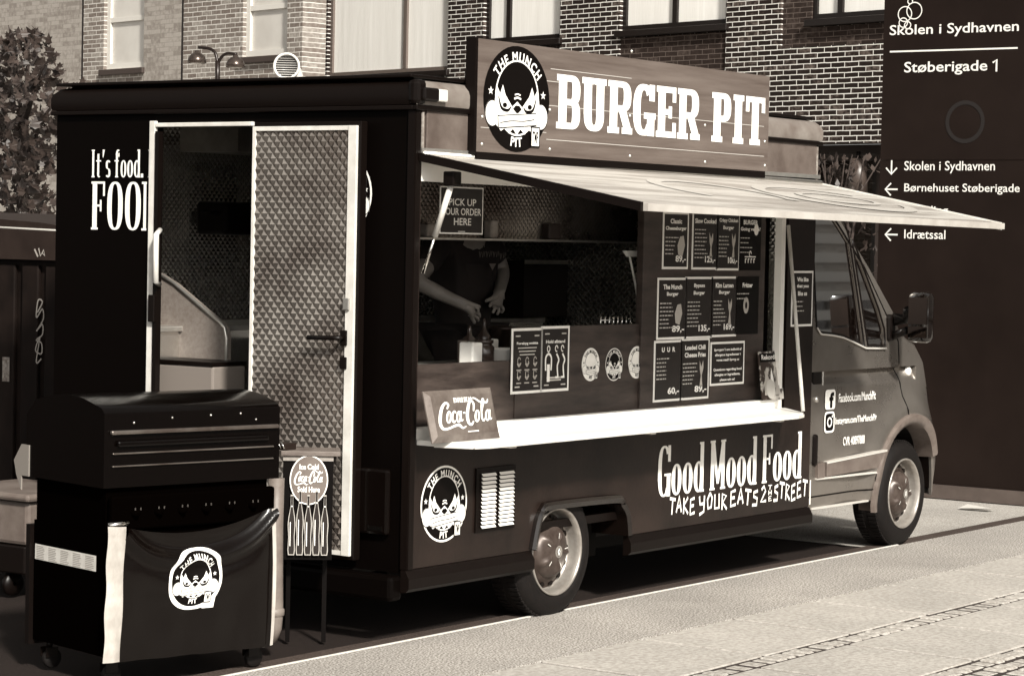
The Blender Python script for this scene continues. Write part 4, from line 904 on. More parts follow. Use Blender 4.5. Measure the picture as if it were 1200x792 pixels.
# headlight, flare, mouldings
m=MB(mat('pale_headlight',.5,.1,coat=1)); 
m.box((5.22,.16,.84),(5.36,.42,1.03),bev=.04); m.build('headlight',cab); m=MB(MATS['pale_headlight']); m.box((5.22,W-.42,.84),(5.36,W-.16,1.03),bev=.04); m.build('headlight',cab)
m=MB(mat('grey_flare',.09,.4,v2=.13,scale=20)); vs=[]; A=list(range(196,24,-6))
for a in A:
    c,s=math.cos(R(a)),math.sin(R(a))
    for r_,dy in ((.492,.004),(.484,-.022),(.455,-.030),(.425,-.018),(.418,.10)):
        x,z=FWX+r_*c,.32+r_*s; zz=max(z,.24); vs.append((x,ycab(x,max(z,.3))+dy,zz))
m.smooth=True; m.add(vs,[(5*i+j,5*i+j+1,5*i+j+6,5*i+j+5) for i in range(len(A)-1) for j in range(4)]); o=m.build('arch_flare',cab); autosmooth(o,50)
m=MB(BLKPL); wl_=[]
for a in range(0,186,6):
    x,z=FWX+.428*math.cos(R(a)),.32+.428*math.sin(R(a)); wl_+=[Vector((x,ycab(x,z)+.015,z)),Vector((x,.46,z)),Vector((FWX+.3*math.cos(R(a)),.462,.25+.2*math.sin(R(a))))]
m.add(wl_,[(3*i+j,3*i+j+1,3*i+j+4,3*i+j+3) for i in range(30) for j in range(2)])
m.box((4.45,.5,.28),(5.2,1.7,.5)); m.build('wheel_well',cab)
mg=mat('grey_moulding',.08,.3,v2=.12,scale=10,coat=.3)
def strip(name,poly,dy,parent,mt):
    m=MB(mt); n=len(poly); m.prism(FS(0),[(0,0)]*0+poly,0,.001) if False else None
    fr=[(x,ycab(x,z)-dy,z) for x,z in poly]; bk=[(x,ycab(x,z)+.01,z) for x,z in poly]
    m.add(fr+bk,[tuple(range(n))]+[(i,(i+1)%n,n+(i+1)%n,n+i) for i in range(n)]); return m.build(name,parent)
mo=[C2(965,541),C2(1028,526),C2(1026,546),C2(965,558)]; strip('side_moulding',[(a,z) for a,z in mo],.022,cdr,mg)
strip('sill_moulding',[C2(955,560),C2(1017,551.5),C2(1018,553.5),C2(955,562)],.014,cdr,mat('pale_line',.45,.4)); strip('sill_moulding',[C2(953,595),C2(1012,585),C2(1012,587),C2(953,597.5)],.01,cab,MATS['pale_line'])
strip('moulding_highlight',[C2(965,540.5),C2(1028,525.5),C2(1028,528),C2(965,543)],.026,cdr,mat('pale_line',.45,.4))  # pale strip painted as the highlight along the moulding's top
strip('door_end_cap',[C2(955,543),C2(963,541),C2(963,559),C2(955,560)],.02,cdr,mg)
m=MB(WHITE); xx,zz=C2(1014.5,534.5); y=ycab(xx,zz)-.0235; f=Fr((xx,y,zz),(1,0,0),(0,0,1),(0,-1,0)); m.disc(f,0,0,.075,.027,0,24,exp=5); m.m=BLKPL; m.text(f,'HUNCH' if False else 'oooo',-.055,-.012,.03,.012,.001,.02); m.disc(f,.055,0,.013,.018,.001,10); m.build('badge',cdr)
m=MB(mat('pale_indicator',.75,.2)); xx,zz=C2(1068,435.5); m.lathe((xx,ycab(xx,zz)-.018,zz),(0,1,0),[(.001,-.008),(.02,-.004),(.028,.004),(.03,.02)],18); m.build('indicator',cab)
m=MB(BLKPL); xx,zz=C2(960,444); m.box((xx-.06,ycab(xx,zz)-.018,zz-.07),(xx+.055,ycab(xx,zz)+.02,zz+.07),bev=.012); dh=m.build('door_handle',cdr); m=MB(ALUW); edge=[(xx-.055,zz+.068),(xx+.055,zz+.068),(xx+.055,zz-.068),(xx-.03,zz-.068)]
m.tube([(a,ycab(xx,zz)-.02,b) for a,b in edge],.005,6); m.build('handle_rim',dh)
m=MB(BLKPL); xx,zz=C2(953.5,527); m.box((xx-.02,ycab(xx,zz)-.02,zz-.09),(xx+.025,.06,zz+.09),bev=.015); m.build('lower_hinge',cdr)
m=MB(ALU); xx,zz=C2(956,468); m.lathe((xx,ycab(xx,zz)-.012,zz),(0,1,0),[(.001,-.004),(.018,0),(.018,.02)],14); m.build('door_lock',cdr)
# social media lettering on the cab door
m=MB(WHITE); yl=ycab(4.2,.85)-.0065; fl_=Fr((0,yl,0),(1,0,0),(0,0,1),(0,-1,0))
def c3(px,py): return S(px,py,yl)
x,z=c3(973,468); m.disc(fl_,x,z,.062,.058,.0,28,exp=6); m.m=BLACKV; m.text(fl_,'f',x-.012,z-.05,x+.045,z+.042,.0008,.05)
m.m=WHITE; x,z=c3(972,494.5); m.disc(fl_,x,z,.062,.062,.0,28,exp=5); m.m=BLACKV; m.disc(fl_,x,z,.05,.05,.0006,28,exp=4.5); m.m=WHITE; m.ring(fl_,x,z,.03,.03,.011,.011,0,360,.0012,24); m.disc(fl_,x+.033,z+.033,.008,.008,.0012,10)
for s,l,t,r_,b in (('Facebook.com/MunchPit',983,461.5,1026,467.5),('Instagram.com/TheMunchPit',979,489,1027,495),('CVR 40897888',988,512.5,1013,519)):
    x0,z1=c3(l,t); x1,z0=c3(r_,b); zz=(c3(l,(t+b)/2+ (2 if s[0]!='C' else 1))[1]+c3(r_,(t+b)/2-(2 if s[0]!='C' else 1))[1])/2
    m.text(fl_,s,x0,zz-.026,x1,zz+.026,.0008,.02)
m.build('door_lettering',cdr)
# mirror
mr=MB(BLKPL); a=S(1066,343,-.2); b=S(1096,402,-.2); mcx=(a[0]+b[0])/2; zt_,zb_=S(1080,343,-.22)[1],S(1080,402,-.22)[1]
mr.box((mcx-.045,-.265,zb_),(mcx+.045,-.115,zt_),bev=.032); mr.ms=[mat('glossy_black_shell',.003,.12,coat=1)]; mo_=mr.build('side_mirror',cdr); autosmooth(mo_,40)
m=MB(mat('dark_reflection_mirror',.06,.06,metal=1)); m.box((mcx-.049,-.25,zb_+.11),(mcx-.046,-.13,zt_-.03)); m.box((mcx-.049,-.25,zb_+.03),(mcx-.046,-.13,zb_+.095)); m.build('mirror_glass',mo_)  # dark surroundings it would reflect are put into the mirror's tint
m=MB(BLKPL); j=C2(1044,380); k=C2(1044,394)
m.tube([(j[0],ycab(*j)-.02,j[1]+.03),(j[0]+.05,-.03,j[1]+.035),(mcx,-.1,zt_-.11)],[.04,.03,.028],10); m.tube([(k[0],ycab(*k)-.01,k[1]),(mcx,-.1,zb_+.07)],.024,10); m.box((j[0]-.05,ycab(*j)-.03,k[1]-.03),(j[0]+.03,ycab(*j)+.03,j[1]+.06),bev=.02); m.build('mirror_arm',mo_)
# steering wheel hint and seat inside are hidden by the dark reflecting glass
tag(truck,'black burger truck with open serving hatch, raised pale awning and open rear door','food truck')
# ================================================================== THINGS
# rooftop sign
SB=mat('brushed_brown_sheet',.07,.38,v2=.125,scale=2.2,detail=8,stretch=(.5,1,9),spec=.5)
ys=-.045; x0,z1=S(560,45,ys); x1,_=S(902,92,ys); _,z0=S(561,178,ys)
sg=empty('rooftop_sign',((x0+x1)/2,ys,z0)); so_=Vector(sg.location)
m=MB(SB); m.box((x0,ys,z0),(x1,ys+.035,z1)); sub(m.build('board',sg),sg,so_)
m=MB(TRIM); m.box((x0-.02,ys-.004,z0-.01),(x0-.001,ys+.05,z1+.004)); m.box((x0,ys+.036,z0+.05),(x1,ys+.07,z0+.1)); m.box((x0,ys+.036,z1-.2),(x1,ys+.07,z1-.15)); sub(m.build('frame',sg),sg,so_)
m=MB(TRIM); m.box((x0+.01,ys+.002,z0-.035),(x1-.02,ys+.025,z0-.001)); sub(m.build('foot_rail',sg),sg,so_)
fG=FS(ys-.001); m=MB(WHITE)
bx0,bz0=S(651,151,ys); bx1,_=S(893,171,ys); bzt=S(653,92.5,ys)[1]; b2=S(890,171,ys)[1]
def slabpx(s,pa,pb,h,tv,th,sf,gap): slab_text(m,fG,s,S(*pa,ys)[0],bz0+.002,h,SW,tv,th,sf,gap,.0012,total=S(*pb,ys)[0]-S(*pa,ys)[0])
slabpx('BURGER',(651,151),(818,165),.258,.215,.12,.055,.05); slabpx('PIT',(833,166),(895,171),.258,.215,.12,.055,.05)
sub(m.build('lettering',sg),sg,so_)
m=MB(); x,z=S(605.5,116.5,ys); emblem(m,fG,x,z,.232,.25,rim=False); sub(m.build('emblem',sg),sg,so_)
m=MB(mat('scratch_line',.45,.5))
for pa,pb in (((576,84),(660,101)),((642,122),(895,150)),((563,149),(640,156)),((640,156),(895,190)),((645,80),(740,93))):
    a=S(*pa,ys);b=S(*pb,ys); zz=(a[1]+b[1])/2; m.rect(fG,a[0],zz-.0016,b[0],zz+.0016,.0003)
sub(m.build('board_seam',sg),sg,so_)
m=MB(ALU)
for px,py in ((565,137),(564.5,169),(644,129),(644,175),(738,136),(738,183),(826,147),(826,190),(896,166),(896,194),(740,60.5)):
    x,z=S(px,py,ys); m.lathe((x,ys-.004,z),(0,1,0),[(.001,-.004),(.007,-.002),(.009,.003)],10)
sub(m.build('rivet',sg),sg,so_)
tag(sg,'brown board with white slab lettering reading BURGER PIT on the truck roof','sign')
# menu posters
def poster(px0,py0,px1,py1,y,title=(),lines=8,price=None,label='',blob=0,white=True,group='menu posters on the serving hatch',name='menu_poster',pz=None,body=True,bend=0,ts=None):
    x0,z0,x1,z1=rectS(px0,py0,px1,py1,y); w=x1-x0; h=z1-z0; m=MB(WHITE); f=Fr((x0,y,z0),(1,0,0),(0,0,1),(0,-1,0))
    bw=.012 if white else .0
    m.slab(f,0,0,w,h,-.003,0,WHITE if white else BLACKV)
    if white: m.rect(f,bw,bw,w-bw,h-bw,.0008,mat('black_print',.005,.45,v2=.009,scale=5))
    m.m=WHITE; u0=bw+.012; wi=w-2*u0; v=h-.035; n=0
    for t in title:
        th=(ts or .034)
        if not t: v-=th; continue
        vs,_=text2d(t,.03); L=max(p[0] for p in vs)*th*1.2
        if L>wi: m.text(f,t,u0,v-th*.75,u0+wi,v,.0016,.035)
        else: m.text(f,t,u0+(wi-L)/2,v-th*.75,u0+(wi+L)/2,v,.0016,.035)
        v-=th*1.15
    rn=random.Random(int(px0*7+py0)); v-=.02
    m.m=mat('dim_white_print',.5,.5)
    for k in range(lines):
        L=wi*rn.uniform(.35,.62)*(1 if body else 1.5)
        u=u0; 
        while u<u0+L:
            l=rn.uniform(.012,.03); m.rect(f,u,v-.0028,min(u+l,u0+L),v+.0028,.0016); u+=l+.006
        v-=(.021 if lines>4 else .026)
        if v<.06: break
    if blob: 
        m.m=mat('grey_print',.4,.5); cu,cv=w*.72,h*.42
        if blob==1: m.flat(f,[(cu-.03,cv-.05),(cu+.01,cv-.06),(cu+.035,cv),(cu+.02,cv+.05),(cu-.015,cv+.045),(cu-.04,cv)],.0016)
        if blob==2: m.flat(f,[(cu-.015,cv-.07),(cu+.015,cv-.07),(cu+.006,cv-.01),(cu+.022,cv+.03),(cu+.018,cv+.07),(cu+.0,cv+.035),(cu-.018,cv+.07),(cu-.016,cv+.02),(cu-.004,cv-.01)],.0016)
        if blob==3: m.disc(f,w*.45,h*.5,.03,.045,.0016,18); m.m=BLACKV; m.disc(f,w*.45,h*.5,.012,.02,.0022,10)
        if blob==4:
            for k,(a,b) in enumerate(((-.05,0),(-.02,0),(.01,0),(.04,0))): m.ribbon(f,[(w*.5+a,h*.13),(w*.5+a,h*.2),(w*.5+a+.012,h*.2)],.009,.0016+k*.0003,curve=False,m=WHITE)
            m.ribbon(f,[(w*.5-.06,h*.24),(w*.5+.06,h*.24)],.006,.003,m=WHITE); m.disc(f,w*.75,h*.72,.025,.032,.003,16,m=WHITE); m.ring(f,w*.5,h*.29,.014,.018,.006,.006,0,320,.003,14,m=WHITE)
    m.m=WHITE
    if price: m.text(f,price,w*.5,bw+.02,w-bw-.012,bw+.02+.04,.0016,.03)
    o=m.build(name); return tag(o,label,'poster',group)
yM=.046
poster(777.5,248,806,315.5,yM,('Classic','Cheeseburger'),8,'89,-','black menu poster titled Cheeseburger, top row under the awning',1)
poster(812,248,840.5,316,yM,('Slow Cooked',),9,'125,-','black menu poster priced 125, top row under the awning',2)
poster(840.5,248,866,317,yM,('Crispy Chicken','Burger'),9,'100,-','black menu poster priced 100, top row under the awning',2)
poster(867,250,891,317,yM,('BURGER','Going vegan?'),4,None,'borderless black poster headed BURGER with a row of bottles, rightmost in the top row',4,white=False)
poster(771,325.5,804,397,yM,('The Munch','Burger'),7,'89,-','black menu poster titled The Munch Burger in the middle row',1)
poster(803.5,324.5,834,396,yM,('Bypass','Burger'),9,'135,-','black menu poster titled Bypass Burger in the middle row')
poster(834,324,862.5,394,yM,('Kim Larsen','Burger'),9,'169,-','black menu poster priced 169, left of the Fritter poster',2)
poster(862.5,324,888,391,yM,('Fritter',),2,None,'borderless black poster titled Fritter with a pale cup of fries',3,white=False)
poster(767,399.5,798,469,yM,('U  U  R',),6,'60,-','slightly curled black menu poster priced 60, leftmost of the bottom row')
poster(798,397,830,466.5,yM,('Loaded Chili','Cheese Fries'),6,'89,-','black menu poster titled Loaded Chili in the bottom row',2)
poster(833,401,871.5,449.5,yM,('Spørgsmål om indhold af','allergene ingredienser i','vores mad? Spørg os','','Questions regarding food','allergies or ingredients,','please ask us!'),0,None,'wide black notice with seven lines about allergens, right end of the bottom row',ts=.024)
poster(928.5,317.5,951.5,382,-.005,('We like','that you','like us'),3,None,'narrow black poster on the wall right beside the cab door')
for px0,py0,px1,py1,t,lab,kd in ((600,385,634.5,462,'Forebyg smitte','black hygiene poster with six small pale icons, left of the Hold afstand poster',0),(634.5,382.5,666,459.5,'Hold afstand','black poster titled Hold afstand with standing figures, right of the hygiene poster',1)):
    y=.06; x0,z0,x1,z1=rectS(px0,py0,px1,py1,y); z0=S(px0,py1,y)[1]; w=x1-x0;h=z1-z0; f=Fr((x0,y,z0),(1,0,0),(0,0,1),(0,-1,0)); m=MB(WHITE)
    m.slab(f,0,0,w,h,-.003,0); m.rect(f,.013,.013,w-.013,h-.013,.0008,MATS['black_print']); m.m=WHITE; m.text(f,t,.04,h*.74,w-.04,h*.79,.0016,.03)
    m.m=MATS['dim_white_print']
    for a in (.03,w-.07):
        for b in (.03,h-.04): m.rect(f,a,b,a+.04,b+.006,.0016)
    if kd==0:
        for k in range(3): m.rect(f,.05+k*.008,h*.69-k*.016,w-.05-k*.008,h*.69+.005-k*.016,.0016)
        m.m=MATS['grey_print']
        for i in range(3):
            for j in range(2):
                u=w*(.24+.26*i);v=h*(.5-.2*j); m.ring(f,u,v,.014,.02,.005,.005,20,330 if i!=1 else 360,.0016,12); m.ribbon(f,[(u-.015,v-.012),(u,v-.026),(u+.016,v-.008)],.006,.002); m.rect(f,u-.02,v-.046,u+.02,v-.04,.0016)
    else:
        m.m=WHITE
        for i,(u,s) in enumerate(((.26,1),(.54,.75),(.75,.75))):
            u*=w; v=h*.42; m.ring(f,u,v+.075,.014,.017,.006,.006,0,360 if i==0 else 300,.0016,16)
            m.ribbon(f,[(u-.022*s,v-.03),(u-.024*s,v+.03),(u,v+.05),(u+.024*s,v+.03),(u+.022*s,v-.03)] if i==0 else [(u,v+.05),(u+.02,v+.02),(u+.008,v-.01),(u+.014,v-.06)],.011,.002)
            if i==0: m.rect(f,u-.012,v-.085,u+.012,v+.0,.0026)
            else: m.rect(f,u-.008,v-.07,u+.02,v-.06,.0026)
        m.m=MATS['dim_white_print']; m.rect(f,.05,h*.2,w-.05,h*.2+.008,.0016); m.rect(f,.07,h*.165,w-.07,h*.165+.007,.0016)
    tag(m.build('notice_poster'),lab,'poster','notice posters under the hatch')
# pick up sign hanging in the hatch
y=.13; x0,z0,x1,z1=rectS(516,218,565.5,274,y); z0=S(516,274,y)[1]; w=x1-x0;h=z1-z0; f=Fr((x0,y,z0),(1,0,0),(0,0,1),(0,-1,0)); m=MB(WHITE); m.slab(f,0,0,w,h,-.004,0); m.rect(f,.007,.007,w-.007,h-.007,.0008,MATS['black_print']); m.m=WHITE
for t,a,b,v in (('PICK UP',.2,.83,.60),('YOUR ORDER',.03,.95,.40),('HERE',.32,.72,.19)): m.text(f,t,a*w,v*h,b*w,v*h+.15*h,.0016,.012)
m.ribbon(f,[(.08*w,.66*h),(.12*w,.76*h),(.14*w,.72*h),(.18*w,.86*h),(.24*w,.9*h)],.008,.0016); m.rect(f,.42*w,.05*h,.58*w,.065*h,.0016)
m.m=TRIM; m.tube([f(.1*w,h,-.002),f(.1*w,2.06-z0,-.002)],.002,5); m.tube([f(.9*w,h,-.002),f(.9*w,2.06-z0,-.002)],.002,5)
tag(m.build('hanging_sign'),'black square sign reading PICK UP YOUR ORDER HERE, hanging in the hatch','sign')
# embossed cola sign leaning on the counter
OLD=mat('aged_tin',.16,.4,v2=.07,scale=7,detail=7,metal=.2,bump=.05); zc=cz+.05
A=Vector((S(507,508,-.175)[0],-.175,cz+.002)); xw=S(586,502,-.175)[0]-A.x
bl=Vector((A.x,-.175,cz+.001)); brr=Vector((bl.x+xw,-.175,cz+.001)); tilt=R(15); upv=Vector((0,math.sin(tilt),math.cos(tilt))); H_=.235
f=Fr(bl,(1,0,0),upv,(0,-math.cos(tilt),math.sin(tilt))); m=MB(OLD); e=.028
o=[(0,0),(xw,0),(xw,H_),(0,H_)]; i_=[(e,e),(xw-e,e),(xw-e,H_-e),(e,H_-e)]
vs=[f(*p,0) for p in o]+[f(*p,.0) for p in o]+[f(p[0],p[1],.016) for p in i_]; vs[0:4]=[f(*p,-.006) for p in o]
m.add(vs,[(3,2,1,0)]+[(k,(k+1)%4,4+(k+1)%4,4+k) for k in range(4)]+[(4+k,4+(k+1)%4,8+(k+1)%4,8+k) for k in range(4)]+[(8,9,10,11)])
cs=m.build('tin_sign'); off=Vector(cs.location)
m=MB(WHITE); ff=f.sub(.045,.045,.017); script_cola(m,ff,xw-.085,H_-.085,.0002); slab_text(m,f,'DRINK',xw*.37,H_*.735,.022,{**SW,'K':.6,'D':.62},.2,.14,.06,.12,.0175,total=xw*.26); m.rect(f,xw*.5,.036,xw*.66,.041,.0175)
for k in (0,):
    m.ribbon(f,[(xw*.37+xw*.225,H_*.735),(xw*.37+xw*.225,H_*.735+.022)],.006,.018,curve=False); m.ribbon(f,[(xw*.37+xw*.26,H_*.735+.022),(xw*.37+xw*.23,H_*.735+.011),(xw*.37+xw*.262,H_*.735)],.005,.0185,curve=False)
sub(m.build('lettering',cs),cs,off)
tag(cs,'aged tin sign with white script, leaning on the left end of the counter','sign')
# small advert board at the right end of the counter
a=S(890,474,.0); b=S(915,470,.0); zt=S(895,412,0)[1]; m=MB(BLACKV); f=Fr((a[0],-.02,cz+.052),(1,0,0),(0,math.sin(.14),math.cos(.14)),(0,-1,.14)); w=b[0]-a[0]; h=zt-cz-.05
m.slab(f,0,0,w,h,-.006,0,mat('mottled_print',.03,.3,v2=.45,scale=14,ramp=(.5,.56))); m.m=BLACKV; m.rect(f,.01,h*.78,w-.01,h-.01,.0006); m.m=WHITE; m.text(f,'Rekordia',.03,h*.83,w-.03,h*.93,.0012,.02); m.m=MATS['mottled_print']
for k in range(3): m.flat(f,[(w*(.12+.25*k),h*.1),(w*(.34+.25*k),h*.1),(w*(.36+.22*k),h*.45),(w*(.27+.25*k),h*.66),(w*(.2+.25*k),h*.45)],.0016+.0006*k,WHITE if k%2 else MATS['grey_print'])
m.disc(f,w*.4,h*.22,.05,.055,.004,18,m=MATS['dim_white_print'])
tag(m.build('advert_board'),'small upright advert board with pictures of bottles, at the right end of the counter','sign')
# things on the inside worktop
def Pt(px,py,y): p=on(1,y,px,py); return p
zw=1.221
def on_top(name,px0,px1,pyt,y,mt,label,cat,kind='box',dep=None):
    a=Pt(px0,420,y);b=Pt(px1,420,y); zt=Pt((px0+px1)/2,pyt,y).z; w=b.x-a.x; m=MB(mt); c=((a.x+b.x)/2,y,zw)
    if kind=='box': m.box((a.x,y-(dep or w)/2,zw),(b.x,y+(dep or w)/2,zt),bev=.008)
    elif kind=='jar': r=w/2;H=zt-zw; m.lathe(c,(0,0,1),[(.001,0),(r,.0),(r,H*.72),(r*.8,H*.8),(r*.8,H*.86),(r*.92,H*.87),(r*.92,H),(.001,H)],20)
    elif kind=='tub': r=w/2;H=zt-zw; m.lathe(c,(0,0,1),[(.001,0),(r*.86,0),(r*.97,H*.9),(r,H*.92),(r,H),(r*.93,H),(r*.9,H*.2),(.001,H*.2)],24)
    elif kind=='pot': r=w/2;H=zt-zw; m.lathe(c,(0,0,1),[(.001,0),(r,0),(r,H*.93),(r*1.03,H*.94),(r*1.03,H),(r*.9,H),(r*.88,H*.3),(.001,H*.3)],24)
    elif kind=='bottle': r=w/2;H=zt-zw; m.lathe(c,(0,0,1),[(.001,0),(r,0),(r,H*.55),(r*.9,H*.62),(r*.3,H*.74),(r*.25,H*.9),(r*.12,H),(.001,H)],18)
    return tag(m.build(name),label,cat)
DJ=mat('dark_sauce_jar',.015,.15,v2=.05,scale=9); PB=mat('white_card',.8,.6)
on_top('napkin_box',545.5,557.5,401,.2,PB,'white napkin box standing on the worktop inside the hatch','box')
on_top('sauce_jar',559,574,398,.2,DJ,'dark sauce jar with a lid, right of the white napkin box','jar','jar')
on_top('white_tub',577.5,600,408,.22,PB,'low white tub in front of the dark pot, left of the hygiene poster','tub','tub')
on_top('card_box',571,579,397,.34,PB,'thin white card box behind the sauce jar and the tub','box')
on_top('dark_pot',579,602,383,.34,mat('dark_pot_metal',.02,.25,metal=.6),'dark cooking pot behind the white tub on the worktop','pot','pot')
on_top('pepper_mill',543,556,381,.36,mat('dark_mill',.03,.2,coat=1),'dark pepper mill behind the white napkin box','mill','bottle')
on_top('squeeze_bottle',561,572,373,.36,mat('dark_bottle',.02,.25),'dark squeeze bottle behind the sauce jar, in front of the cook','bottle','bottle')
on_top('brown_cup',538,545,399,.25,mat('brown_cup_card',.09,.6),'narrow brown cup left of the white napkin box','cup','tub')
# chrome rack and folded card holder at the right side of the hatch
a=Pt(700,381,.2);b=Pt(735,379,.2); m=MB(CHROME); zz=a.z-.005
for k in range(8): x=a.x+(b.x-a.x)*k/7; m.tube([(x,.18,zz-.03),(x,.18,zz+.045),(x+.02,.18,zz+.05)],.004,6)
m.tube([(a.x,.18,zz+.03),(b.x,.18,zz+.03)],.004,6); m.tube([(a.x,.18,zz-.025),(b.x,.18,zz-.025)],.005,6); tag(m.build('chrome_rack'),'small chrome wire rack on the ledge left of the menu wall','rack')
P=[Pt(733,294,.16),Pt(752,294,.16),Pt(752,301,.16),Pt(738,301,.16)]; m=MB(CTR); m.prism(Fr((0,.16,0),(1,0,0),(0,0,1),(0,-1,0)),[(p.x,p.z) for p in P],-.02,0); m.tube([Pt(738,301,.16),Pt(744,330,.16),Pt(747.5,352,.16)],.006,6); m.tube([Pt(747.5,352,.16),Pt(748,379,.16)],.006,6); tag(m.build('glass_guard_bracket'),'white bracket with a thin wire edge beside the menu wall in the hatch','bracket')
# ------------------------------------------------------------------ the cook
def skin(name,verts,edges,mt,parent=None,root=None,level=2):
    names=list(verts); me=bpy.data.meshes.new(name); me.from_pydata([verts[k][0] for k in names],[(names.index(a),names.index(b)) for a,b in edges],[])
    o=bpy.data.objects.new(name,me); col.objects.link(o); md=o.modifiers.new('s','SKIN'); md.use_smooth_shade=True
    for k,d in zip(names,me.skin_vertices[0].data):
        r=verts[k][1]; d.radius=(r,r) if not isinstance(r,tuple) else r
        d.use_root=(k==root)
    ss=o.modifiers.new('u','SUBSURF'); ss.levels=level; ss.render_levels=level
    bpy.context.view_layer.update(); nm=bpy.data.meshes.new_from_object(o.evaluated_get(bpy.context.evaluated_depsgraph_get()))
    bpy.data.objects.remove(o); nm.name=name; nm.materials.clear(); nm.materials.append(mt); nm.polygons.foreach_set('use_smooth',[True]*len(nm.polygons))
    o=bpy.data.objects.new(name,nm); col.objects.link(o); o.parent=parent; return o
cx_,cy_=Pt(543,330,.98).x,.98
person=empty('person',(cx_,cy_,.46)); PO=Vector(person.location)
def q(px,py,y): p=Pt(px,py,y)-PO; return (p.x,p.y,p.z)
SKN=mat('skin',.19,.5,v2=.25,scale=8)
Z=1.30
neck_z=1.40; 
V={'pel':((0,0,.92),(.12,.08)),'sp':((0,-.01,1.08),(.12,.08)),'ch':((0,-.02,1.27),(.14,.09)),'nk':((0,-.01,1.45),.06),'hd0':((0,-.03,1.53),(.075,.085)),'hd1':((0,-.03,1.63),(.085,.1)),'hd2':((0,-.01,1.70),(.06,.07)),
 'shR':((-.19,0,1.36),.07),'shL':((.19,0,1.36),.07)}
E_=[('pel','sp'),('sp','ch'),('ch','nk'),('nk','hd0'),('hd0','hd1'),('hd1','hd2'),('ch','shR'),('ch','shL')]
elR=q(487,330,.92); wrR=q(540,356,.74); elL=q(589,318,.95); wrL=q(586,342,.80)
V['elR']=(elR,.047); V['faR']=(tuple(Vector(elR).lerp(Vector(wrR),.3)),.045); V['wrR']=(wrR,.029); V['elL']=(elL,.045); V['faL']=(tuple(Vector(elL).lerp(Vector(wrL),.3)),.043); V['wrL']=(wrL,.028)
E_+=[('shR','elR'),('elR','faR'),('faR','wrR'),('shL','elL'),('elL','faL'),('faL','wrL')]
haR=q(552,363,.70); haL=q(582,352,.76); V['haR']=(haR,(.036,.022)); V['haL']=(haL,(.035,.02)); E_+=[('wrR','haR'),('wrL','haL')]
for sd,ha,tips in (('R',haR,((560,366),(562,371),(560,375),(555,377))),('L',haL,((573,359),(577,366),(582,368),(587,366)))):
    yb=.70 if sd=='R' else .76
    for k,(tx,ty) in enumerate(tips):
        t=Vector(q(tx,ty,yb-.02+.015*k)); a=Vector(ha); d=(t-a)
        side=Vector((1,0,0)) if sd=='L' else Vector((0,0,-1)); o=side*((k-1.5)*.012)
        p1=a+d*.45+o; p2=a+d*.75+o+Vector((0,-.012,0)); p3=t+Vector((0,0,-.005))
        for n_,p_,r_ in (('a',p1,.0105),('b',p2,.0095),('c',p3,.008)): V[f'f{sd}{k}{n_}']=(tuple(p_),r_)
        E_+=[(f'ha{sd}',f'f{sd}{k}a'),(f'f{sd}{k}a',f'f{sd}{k}b'),(f'f{sd}{k}b',f'f{sd}{k}c')]
    wr=Vector(wrR if sd=='R' else wrL); a=Vector(ha); th=wr.lerp(a,.75)
    tt_=Vector(q(563,360,.68)) if sd=='R' else Vector(q(569,353,.74))
    V[f't{sd}a']=(tuple(th.lerp(tt_,.5)+Vector((0,-.01,.01))),.012); V[f't{sd}b']=(tuple(tt_),.009); E_+=[(f'wr{sd}',f't{sd}a'),(f't{sd}a',f't{sd}b')]
for sgn,sd in ((-1,'R'),(1,'L')):
    V['hp'+sd]=((sgn*.1,0,.86),.09); V['kn'+sd]=((sgn*.11,-.03,.48),.06); V['an'+sd]=((sgn*.12,0,.09),.042); V['ft'+sd]=((sgn*.13,-.16,.035),.035)
    E_+=[('pel','hp'+sd),('hp'+sd,'kn'+sd),('kn'+sd,'an'+sd),('an'+sd,'ft'+sd)]
skin('body',V,E_,SKN,person,'pel')
mid=lambda a,b,t:tuple(Vector(a).lerp(Vector(b),t))
SH={'pel':((0,0,.90),(.18,.135)),'sp':((0,-.01,1.08),(.175,.14)),'ch':((0,-.02,1.27),(.195,.145)),'nk':((0,-.01,1.41),.075),'shR':((-.195,0,1.365),.085),'shL':((.195,0,1.365),.085),'aR':(mid(V['shR'][0],elR,.45),.074),'bR':(mid(V['shR'][0],elR,.72),.076),'aL':(mid(V['shL'][0],elL,.45),.074),'bL':(mid(V['shL'][0],elL,.74),.076)}
TS=mat('black_cotton',.006,.85,v2=.012,scale=6,bump=.25,bscale=9)
skin('t_shirt',SH,[('pel','sp'),('sp','ch'),('ch','nk'),('ch','shR'),('ch','shL'),('shR','aR'),('aR','bR'),('shL','aL'),('aL','bL')],TS,person,'sp')
TR={'pel':((0,0,.93),(.17,.125))}; te=[]
for sgn,sd in ((-1,'R'),(1,'L')):
    TR['h'+sd]=((sgn*.1,0,.84),.105); TR['k'+sd]=((sgn*.11,-.03,.48),.078); TR['a'+sd]=((sgn*.12,0,.07),.066); te+=[('pel','h'+sd),('h'+sd,'k'+sd),('k'+sd,'a'+sd)]
skin('trousers',TR,te,TS,person,'pel')
m=MB(mat('faded_shirt_print',.16,.7)); f=Fr((0,-.185,1.265),(1,0,0),(0,0,1),(0,-1,0)); u=-.12; rn=random.Random(5)
for k in range(8):
    v=rn.uniform(-.006,.006); m.ribbon(f,[(u,v),(u+.006,v+.03),(u+.014,v+.004),(u+.02,v+.03)] if k%2 else [(u,v+.03),(u+.008,v),(u+.018,v+.028)],.005,.002+k*.0004,curve=False); u+=.03
m.flat(f,[(-.03,-.03),(.03,-.03),(0,-.065)],.002); m.build('shirt_print',person)
m=MB(mat('dark_hair',.01,.7)); m.smooth=True
